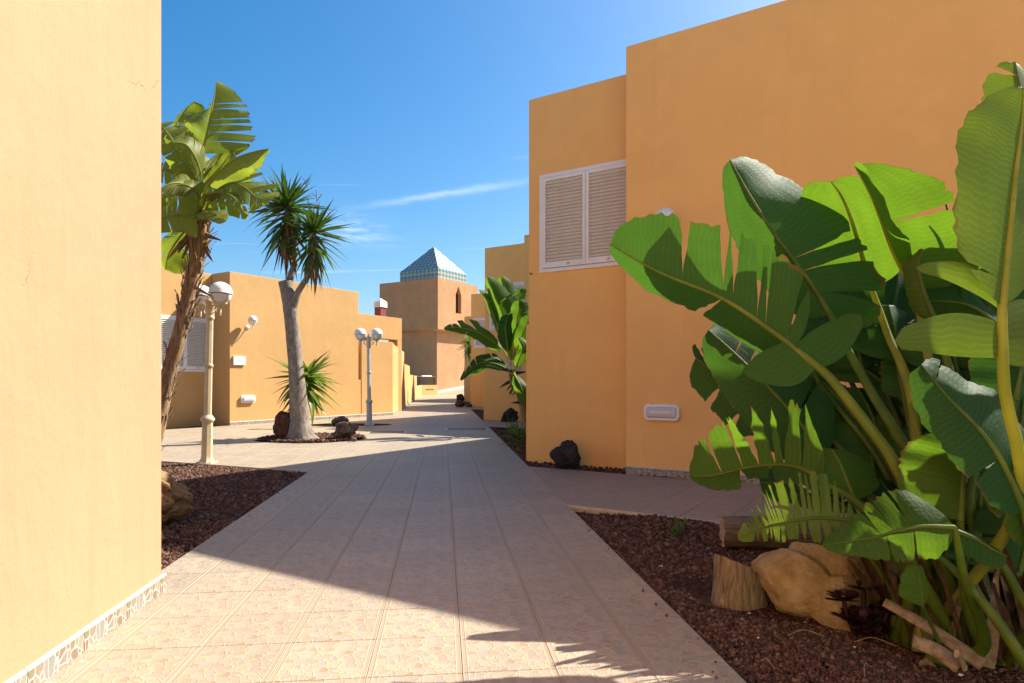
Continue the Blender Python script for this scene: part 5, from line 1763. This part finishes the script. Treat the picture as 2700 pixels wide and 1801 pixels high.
tag(build(L.b, 'dry_leaf', STRAW), 'small curled dry leaf on the gravel', 'leaf')

# ------------------------------------------------------------------ yucca tree in the round bed
YT = tag(empty('yucca_tree', (-3.68, 11.3, 0)), 'grey trunked yucca tree with two spiky heads in the round bed', 'tree')
def trunk_tube(name, pts, radii, parent, m, n=22, segs=40, amp=.06, seed=0, flare=0.0):
    q = spline(pts, segs)
    fr = frames(q)
    b = MB(); vs_ = []
    for i, (p, (t_, a, c)) in enumerate(zip(q, fr)):
        u = i / segs * (len(radii) - 1); k = min(int(u), len(radii) - 2); r = radii[k] + (radii[k + 1] - radii[k]) * (u - k)
        for j in range(n):
            th = 2 * math.pi * j / n
            w = Vector((math.cos(th), math.sin(th), 0))
            rr = r * (1 + amp * noise.noise(Vector((w.x * 2 + seed, w.y * 2, i * .25))) + amp * .6 * noise.noise(Vector((w.x * 5, w.y * 5 + seed, i * .8))))
            if flare: rr *= 1 + flare * math.exp(-i / 2.2) * (.5 + .5 * math.sin(7 * th + 1))
            vs_.append(p + a * (rr * w.x) + c * (rr * w.y))
    b.add(vs_, [(i * n + j, i * n + (j + 1) % n, (i + 1) * n + (j + 1) % n, (i + 1) * n + j) for i in range(segs) for j in range(n)], smooth=True)
    b.add(vs_[-n:], [tuple(range(n))])
    return build(b, name, m, parent, True)
yp = [P(796, 1166, 11.3), P(790, 1110, 11.3), P(783, 994, 11.32), P(770, 860, 11.35), P(762, 790, 11.36), P(752, 742, 11.36)]
trunk_tube('trunk', yp, [.28, .165, .132, .118, .125, .12], YT, BARK_Y, amp=.08, flare=.35, seed=2)
trunk_tube('branch', [P(762, 800, 11.36), P(764, 740, 11.38), P(776, 690, 11.40), P(772, 610, 11.40), P(756, 556, 11.40)], [.12, .06, .05, .055, .04], YT, BARK_Y, 16, 26, .1, 5)
trunk_tube('branch', [P(768, 812, 11.34), P(786, 770, 11.30), P(808, 735, 11.26), P(822, 700, 11.24), P(828, 650, 11.25), P(829, 620, 11.25)], [.09, .055, .046, .06, .06, .04], YT, BARK_Y, 16, 26, .14, 7)
_sw = {}
def sword(droop, w, m, key):
    if (key, droop, w) not in _sw:
        b = MB(); N = 9; vs_, uv = [], []
        for i in range(N + 1):
            t = i / N
            ww = w * (.55 + .45 * math.sin(math.pi * min(1, t * 1.1 + .1))) * (1 - t ** 3.5) if i < N else .001
            x = t * (1 - .18 * droop * t); z = -droop * .42 * t * t
            for q in (-1, 0, 1):
                vs_.append((x, ww * q, z + .5 * ww * abs(q))); uv.append((t, .5 * abs(q)))
        b.add(vs_, [(i * 3 + j, i * 3 + j + 1, (i + 1) * 3 + j + 1, (i + 1) * 3 + j) for i in range(N) for j in range(2)], uv, smooth=True)
        me = b.mesh('leaf'); me.materials.append(m); _sw[(key, droop, w)] = me
    return _sw[(key, droop, w)]
def head(parent, c, n, L, seed, m=SWORD, lo=-50, hi=88, wid=.034, dead=0, key='g', axis=None, dead_len=.62, dz=.5):
    rg = random.Random(seed)
    inv = parent_world(parent).inverted()
    for k in range(n + dead):
        isd = k >= n
        f = (k + .5) / n
        el = R(hi + (lo - hi) * (f ** .9) + rg.uniform(-14, 14)) if not isd else R(rg.uniform(-86, -58))
        az = k * 2.39996 + rg.uniform(-.25, .25)
        dr = rg.choice((.0, .15, .3, .5, .8)) if not isd else rg.choice((.2, .5))
        me = sword(dr, wid if not isd else wid * .8, m if not isd else DEAD, key if not isd else 'd')
        o = mesh_obj('dead_leaf' if isd else 'leaf', me, None, parent)
        s_ = L * rg.uniform(.68, 1.12) * (1 if not isd else dead_len / L * rg.uniform(.7, 1.2))
        o.scale = (s_, s_, s_)
        o.rotation_euler = (rg.uniform(-.3, .3), -el, az)
        off = Vector((math.cos(az) * math.cos(el), math.sin(az) * math.cos(el), 0)) * (.03 if not isd else .06)
        z = -dz * .7 * max(0, f - .6) / .4 if not isd else -rg.uniform(.1, dz)
        o.location = inv @ (c + off + Vector((0, 0, z)))
    
head(YT, P(754, 550, 11.40), 138, .80, 4, dead=64, dead_len=.66, wid=.052, lo=-62, hi=80, dz=.7)
head(YT, P(828, 614, 11.25), 104, .68, 5, dead=46, dead_len=.52, wid=.054, lo=-62, hi=80, dz=.6)
head(YT, P(806, 996, 11.80), 92, .72, 6, m=SWORD_Y, lo=-55, hi=55, wid=.08, dead=0, key='y')
# dry flower twig
b = MB()
for a, c in (((838, 560), (833, 500)), ((836, 530), (848, 512)), ((835, 520), (822, 508)), ((812, 500), (800, 470)), ((806, 486), (818, 470))):
    tube(b, [P(*a, 11.2), P(*c, 11.2)], .006, 4)
build(b, 'flower_stalk', DEAD, YT, True)

# far little yucca
FY = tag(empty('yucca_plant', (-1.78, 30.0, 0)), 'yellowish spiky yucca beside the farthest shutter', 'plant')
trunk_tube('trunk', [Vector((-1.72, 30.0, -.05)), Vector((-1.74, 30, 1.2)), P(1240, 912, 30)], [.12, .09, .07], FY, BARK_Y, 10, 14)
head(FY, P(1236, 905, 30), 60, .75, 9, m=SWORD_Y, lo=-75, hi=80, wid=.05, key='fy')
# tuft by the corner of the nearest house
TU = tag(empty('grass_tuft', (.10, 10.35, -.03)), 'dry yellow green spiky tuft at the corner of the house', 'plant')
head(TU, Vector((.10, 10.35, .10)), 44, .42, 15, m=SWORD_Y, lo=-25, hi=80, wid=.045, key='tu')
TU2 = tag(empty('grass_tuft', (.02, 10.9, -.03)), 'smaller twiggy tuft behind the spiky one', 'plant')
head(TU2, Vector((.02, 10.9, .16)), 20, .38, 17, m=SWORD, lo=-10, hi=70, wid=.03, key='tu2')

# ------------------------------------------------------------------ tall tree strelitzia behind the near left wall
D = 7.5
ST = tag(empty('tree_strelitzia', (-4.27, 7.5, -.03)), 'tall leaning tree with torn banana like leaves on the left', 'tree')
tp = [Vector((-4.30, 7.5, -.05)), P(400, 1180, D), P(438, 1015, D), P(478, 860, D), P(506, 740, D), P(524, 650, D), P(532, 600, D), P(530, 545, D)]
trunk_tube('trunk', tp, [.10, .09, .082, .078, .075, .072, .07, .04], ST, BARK_S, 18, 48, .12, 3)
rgt = random.Random(31)
qs = spline(tp, 60)
bk = MB(); bd = MB()
for k in range(150):
    i = rgt.randrange(4, 58); p = qs[i]; t_ = (qs[i + 1] - qs[i]).normalized()
    th = rgt.uniform(0, 6.283); a = t_.orthogonal().normalized(); c = t_.cross(a)
    o_ = a * math.cos(th) + c * math.sin(th)
    s_ = t_.cross(o_); L_ = rgt.uniform(.10, .30); w = rgt.uniform(.012, .035)
    tgt = bk if rgt.random() < .6 else bd
    vs_ = []
    for j in range(5):
        f = j / 4
        lift = .012 + .06 * f * f * rgt.uniform(.4, 1.4)
        cc = p + t_ * (L_ * (f - .4)) + o_ * (.074 + lift)
        ww = w * (1 - .6 * f) * rgt.uniform(.8, 1.2)
        vs_ += [cc - s_ * ww, cc + o_ * .006, cc + s_ * ww]
    tgt.add(vs_, [(j * 3 + e, j * 3 + e + 1, (j + 1) * 3 + e + 1, (j + 1) * 3 + e) for j in range(4) for e in range(2)], smooth=True)
tag(build(bk, 'bark_strips', STRAW, ST, True), kind='stuff')
tag(build(bd, 'bark_strips', DEAD, ST, True), kind='stuff')
def c1v(dx, dy, dz=0.0):
    k = .35077 * D / FPX
    return Vector((dx * k, dz, -dy * k))
crown = P(520, 575, D)
def tl(seed, mid, A, B, pet=(), m=None, par=None, conv=None, foot_=None, r=.016, **k):
    cv = conv or c1
    L = Leaf(seed)
    mids = [cv(*p) for p in mid]
    A = [e * 1.25 for e in A]; B = [e * 1.25 for e in B]
    L.blade(mids, A, B, r=r, **k)
    f = foot_ or (crown + Vector((rgt.uniform(-.05, .05), rgt.uniform(-.05, .05), rgt.uniform(-.1, .05))))
    L.stalk([f] + [cv(*p) for p in pet] + [mids[0]], r * 1.5, r)
    return L.done(par or ST, m or LEAF_T, STALK_Y)
T9 = lambda n, s=.1: tuple(s + (1 - s) * k / n + .01 * math.sin(k * 7) for k in range(1, n))
tl(1, [(378, 730, 7.5), (405, 620, 7.52), (440, 460, 7.55), (470, 300, 7.6), (488, 178, 7.62)], [c1v(230, 0, .05), c1v(262, -20, .08), c1v(190, -40, .12), c1v(90, -20, .15)],
   [c1v(-150, -120, .1), c1v(-190, -130, .12), c1v(-60, -60, .2), c1v(-50, -10, .2)], [(375, 900, 7.5)], tA=(.22, .34, .42, .48, .55, .60, .66), tB=(.3, .45, .6), gap=.006, curl=.1, sweep=.05)
tl(2, [(430, 960, 7.4), (500, 870, 7.3), (620, 770, 7.2), (760, 715, 7.1), (882, 690, 7.05)], [c1v(30, 90, -.1), c1v(70, 95, -.08), c1v(60, 110, -.05), c1v(0, 60, -.05)],
   [c1v(-40, -30, .2), c1v(-40, -30, .2)], [], tA=(.3, .6), gap=.006, curl=.2)
tl(3, [(370, 1150, 7.4), (450, 1035, 7.3), (590, 948, 7.2), (690, 975, 7.1), (800, 1060, 7.05), (900, 1065, 7.0)], [c1v(60, -50, .1), c1v(90, -60, .12), c1v(150, -90, .1), c1v(60, -60, .05)],
   [c1v(20, 70, -.1), c1v(30, 120, -.1), c1v(-40, 80, -.1)], [], tA=T9(13), tB=T9(9), gap=.006, curl=.15, sweep=.2, flut=.9)
tl(4, [(330, 1200, 7.3), (400, 1170, 7.2), (470, 1180, 7.1), (540, 1245, 7.0)], [c1v(40, -60, .1), c1v(40, -50, .1)], [c1v(-10, 50, -.1), c1v(-10, 30, -.1)], [], tA=(.3, .6, .8), gap=.008, flut=.9)
tl(5, [(400, 1100, 7.5), (480, 1080, 7.45), (600, 1110, 7.4), (725, 1190, 7.3)], [c1v(60, -20, .15), c1v(30, -20, .15)], [c1v(-20, 80, 0), c1v(-10, 70, 0)], [], tA=(.3, .6), tB=(.4, .55, .7, .85), gap=.008, flut=.9)
tl(6, [(320, 1205, 7.2), (200, 1192, 7.1), (90, 1215, 7.0), (-60, 1290, 6.9)], [c1v(60, -190, .05), c1v(0, -190, .05), c1v(-60, -120, .05)], [c1v(90, 110, -.05), c1v(20, 90, -.05)], [], tA=(.38, .5, .6), tB=(.35, .6), gap=.02, curl=.1, sweep=0)
tl(7, [(330, 900, 7.6), (250, 700, 7.7), (180, 560, 7.8), (240, 420, 7.9), (320, 335, 7.9)], [c1v(120, 40, .1), c1v(120, 20, .1)], [c1v(-90, -60, .1), c1v(-70, -40, .1)], [], tA=(.4, .6, .75), tB=(.5, .7), gap=.008)
tl(8, [(340, 900, 7.5), (230, 760, 7.4), (140, 600, 7.3), (60, 500, 7.3)], [c1v(130, -60, .1), c1v(90, -70, .1)], [c1v(-80, 80, 0), c1v(-70, 70, 0)], [], tA=T9(7), tB=T9(5), gap=.006, flut=.8)
tl(9, [(330, 960, 7.6), (200, 880, 7.6), (90, 850, 7.6), (-30, 900, 7.5)], [c1v(30, -100, .1), c1v(0, -90, .1)], [c1v(20, 90, 0), c1v(0, 90, 0)], [], tA=T9(6), tB=T9(5), gap=.008, flut=.8)
tl(10, [(350, 1000, 7.8), (480, 930, 7.9), (620, 880, 8.0), (780, 860, 8.0)], [c1v(0, -70, .1), c1v(0, -60, .1)], [c1v(10, 80, .05), c1v(10, 80, .05)], [], tA=T9(8), tB=T9(8), gap=.008, flut=.9)
tl(11, [(300, 1090, 7.7), (180, 1040, 7.7), (60, 1060, 7.7), (-60, 1150, 7.7)], [c1v(0, -80, .1), c1v(0, -80, .1)], [c1v(20, 80, 0), c1v(10, 90, 0)], [], tA=T9(6), tB=T9(5), gap=.008, flut=.8)
tl(12, [(330, 1240, 7.6), (230, 1330, 7.6), (130, 1480, 7.6), (100, 1600, 7.6)], [c1v(120, 60, .05), c1v(130, 60, .05)], [c1v(-120, -60, .05), c1v(-100, -40, .05)], [], tA=(.5,), tB=(.4, .7), gap=.008)
tl(13, [(390, 860, 7.6), (460, 760, 7.7), (560, 700, 7.8), (740, 660, 7.9)], [c1v(-20, -60, .1), c1v(0, -30, .1)], [c1v(30, 80, 0), c1v(10, 50, 0)], [], tA=T9(6), gap=.008)
tl(14, [(360, 1050, 7.2), (300, 980, 7.0), (200, 960, 6.9), (110, 1010, 6.8)], [c1v(0, -60, .1), c1v(0, -60, .1)], [c1v(0, 70, -.05), c1v(0, 70, -.05)], [], tA=T9(5), tB=T9(5), gap=.008)
tl(15, [(370, 880, 7.3), (330, 760, 7.2), (260, 660, 7.1), (150, 640, 7.0)], [c1v(40, -90, .1), c1v(0, -80, .1)], [c1v(0, 90, 0), c1v(0, 80, 0)], [], tA=T9(5), tB=T9(6), gap=.006)
tl(16, [(400, 960, 7.6), (470, 880, 7.6), (540, 800, 7.6), (600, 700, 7.6)], [c1v(80, 40, .05), c1v(60, 30, .05)], [c1v(-70, -50, .05), c1v(-60, -40, .05)], [], tA=T9(5), tB=T9(4), gap=.006)
tl(17, [(330, 1000, 7.1), (230, 950, 6.95), (120, 960, 6.8), (10, 1040, 6.7)], [c1v(10, -90, .1), c1v(0, -80, .1)], [c1v(0, 80, -.05), c1v(0, 80, -.05)], [], tA=T9(6), tB=T9(6), gap=.008, flut=.9)
tl(18, [(400, 1040, 7.2), (520, 1020, 7.1), (620, 1060, 7.0), (690, 1160, 6.95)], [c1v(50, -60, .1), c1v(50, -40, .1)], [c1v(-20, 70, -.05), c1v(-30, 50, -.05)], [], tA=T9(7), tB=T9(7), gap=.012, flut=1.0)
# withered leaves under the crown
for k in range(9):
    b = MB(); flake(b, crown + Vector((rgt.uniform(-.08, .08), rgt.uniform(-.1, .0), -.18)), Vector((rgt.uniform(-.6, .9), rgt.uniform(-.5, .3), rgt.uniform(-1, -.1))), .035, rgt.uniform(.2, .42), rgt, .5)
    build(b, 'withered_leaf', DEAD, ST, True)
b = MB(); flake(b, P(508, 755, 7.38), Vector((.28, -.1, -.13)), .02, .30, rgt, .3)
build(b, 'withered_leaf', DEAD, ST, True)

# ------------------------------------------------------------------ leaning strelitzia by the second house
D3 = 12.6
S3 = tag(empty('bird_of_paradise_plant', (.26, 12.6, -.03)), 'leaning leafy plant at the corner of the second house', 'plant')
cr3 = c3(1185, 990, D3)
trunk_tube('trunk', [Vector((.36, 12.6, -.05)), c3(1250, 1230, D3), c3(1220, 1120, D3), c3(1180, 1020, D3), c3(1180, 960, D3)], [.08, .075, .07, .075, .04], S3, BARK_S, 14, 30, .2, 9)
def v3(dx, dy, dz=0.0):
    k = .38274 * D3 / FPX
    return Vector((dx * k, dz, -dy * k))
def t3(seed, mid, A, B, m=LEAF, **k):
    return tl(seed, mid, A, B, (), m, S3, c3, cr3 + Vector((rgt.uniform(-.06, .06), rgt.uniform(-.06, .06), rgt.uniform(-.05, .1))), r=.014, **k)
t3(61, [(1120, 850, 12.6), (1045, 785, 12.5), (940, 722, 12.4), (820, 692, 12.3), (708, 692, 12.2)], [v3(-10, -90, .1), v3(-40, -70, .1), v3(0, -34, .1)], [v3(-60, 40, .1), v3(-20, 40, .1)], tA=T9(7), tB=(.4, .6), gap=.008, flut=.8)
t3(62, [(1120, 780, 12.7), (1060, 630, 12.7), (1000, 490, 12.7), (948, 428, 12.7)], [v3(90, -20, .1), v3(70, -30, .1), v3(30, -20, .1)], [v3(-30, 10, .1), v3(-30, 0, .15)], tA=(.6, .75), gap=.008)
t3(63, [(1150, 760, 12.6), (1110, 600, 12.6), (1050, 450, 12.6), (1003, 338, 12.6)], [v3(90, 0, .05), v3(90, -40, .05), v3(50, -30, .05)], [v3(-50, 20, .1), v3(-40, 0, .1)], tA=(.3, .5), gap=.008)
t3(64, [(1175, 720, 12.8), (1160, 560, 12.8), (1130, 420, 12.8), (1105, 338, 12.8)], [v3(60, 0, .05), v3(70, -20, .05), v3(40, -20, .05)], [v3(-60, 10, .05), v3(-50, -10, .05)], tA=(.5,), gap=.008)
t3(65, [(1200, 760, 12.5), (1210, 650, 12.4), (1225, 560, 12.4), (1225, 500, 12.4)], [v3(60, 0, .05), v3(60, -20, .05)], [v3(-60, 20, .05), v3(-60, 0, .05)], tA=(.5, .7), gap=.008)
t3(66, [(1210, 840, 12.4), (1240, 760, 12.3), (1270, 680, 12.3), (1300, 600, 12.3)], [v3(50, 30, .05), v3(50, 20, .05)], [v3(-60, -20, .05), v3(-50, -20, .05)])
t3(67, [(1150, 975, 12.5), (1050, 935, 12.4), (950, 935, 12.3), (880, 980, 12.2), (818, 1048, 12.2)], [v3(10, -70, .05), v3(0, -50, .05), v3(-10, -20, .05)], [v3(0, 30, -.05), v3(0, 30, -.05)], m=LEAF_D, tA=T9(6), gap=.008, flut=.9)
t3(68, [(1205, 960, 12.2), (1235, 880, 12.1), (1260, 820, 12.1), (1215, 752, 12.1)], [v3(50, 10, .05), v3(60, 0, .05)], [v3(-30, 10, .05), v3(-40, 0, .05)])
t3(69, [(1190, 1010, 12.3), (1230, 1080, 12.2), (1255, 1150, 12.2), (1260, 1220, 12.2)], [v3(40, 0, .05), v3(40, 0, .05)], [v3(-50, 10, .05), v3(-40, 10, .05)])
t3(70, [(1080, 900, 12.8), (1000, 960, 12.9), (940, 1000, 13), (885, 1008, 13)], [v3(0, -40, .05), v3(0, -30, .05)], [v3(0, 14, .05), v3(0, 14, .05)])
t3(71, [(1165, 740, 13.0), (1190, 600, 13.0), (1215, 480, 13), (1235, 420, 13)], [v3(60, 0, .05), v3(60, -20, .05)], [v3(-60, 10, .05), v3(-60, -10, .05)])
t3(72, [(1150, 860, 12.4), (1130, 700, 12.3), (1140, 640, 12.3), (1155, 600, 12.3)], [v3(40, 0, .05), v3(40, -20, .05)], [v3(-50, 10, .05), v3(-50, -10, .05)], m=LEAF_D)
# flower beaks and pale petals
for k, (a, c, r_) in enumerate((((1190, 985), (1085, 980), .035), ((1200, 1000), (1290, 990), .035), ((1160, 1060), (1085, 1105), .03), ((1190, 1080), (1160, 1165), .025), ((1250, 1200), (1160, 1210), .03))):
    b = MB(); q = [c3(a[0] + (c[0] - a[0]) * i / 6, a[1] + (c[1] - a[1]) * i / 6, 12.45) for i in range(7)]
    tube(b, q, [r_, r_ * 1.2, r_, r_ * .8, r_ * .55, r_ * .3, .002], 6)
    build(b, 'flower_beak', DARKM, S3, True)
for k in range(8):
    b = MB(); x = 1165 + k * 11
    flake(b, c3(x, 985, 12.42), Vector((rgt.uniform(-.4, .4), -.2, 1)), .03, rgt.uniform(.16, .3), rgt, .3)
    build(b, 'petal', CHIPW, S3, True)
for k in range(8):
    b = MB(); x = 1130 + k * 14
    tube(b, [c3(1180, 960, 12.5), c3(x, 760 + 30 * (k % 3), 12.45)], [.022, .014], 6)
    build(b, 'stalk', STALK_Y, S3, True)
for k in range(7):
    b = MB(); flake(b, c3(1170 + k * 12, 1010 + k * 26, 12.4), Vector((rgt.uniform(-.8, .2), -.3, rgt.uniform(-1, -.3))), .03, rgt.uniform(.15, .3), rgt, .5)
    build(b, 'withered_leaf', DEAD, S3, True)
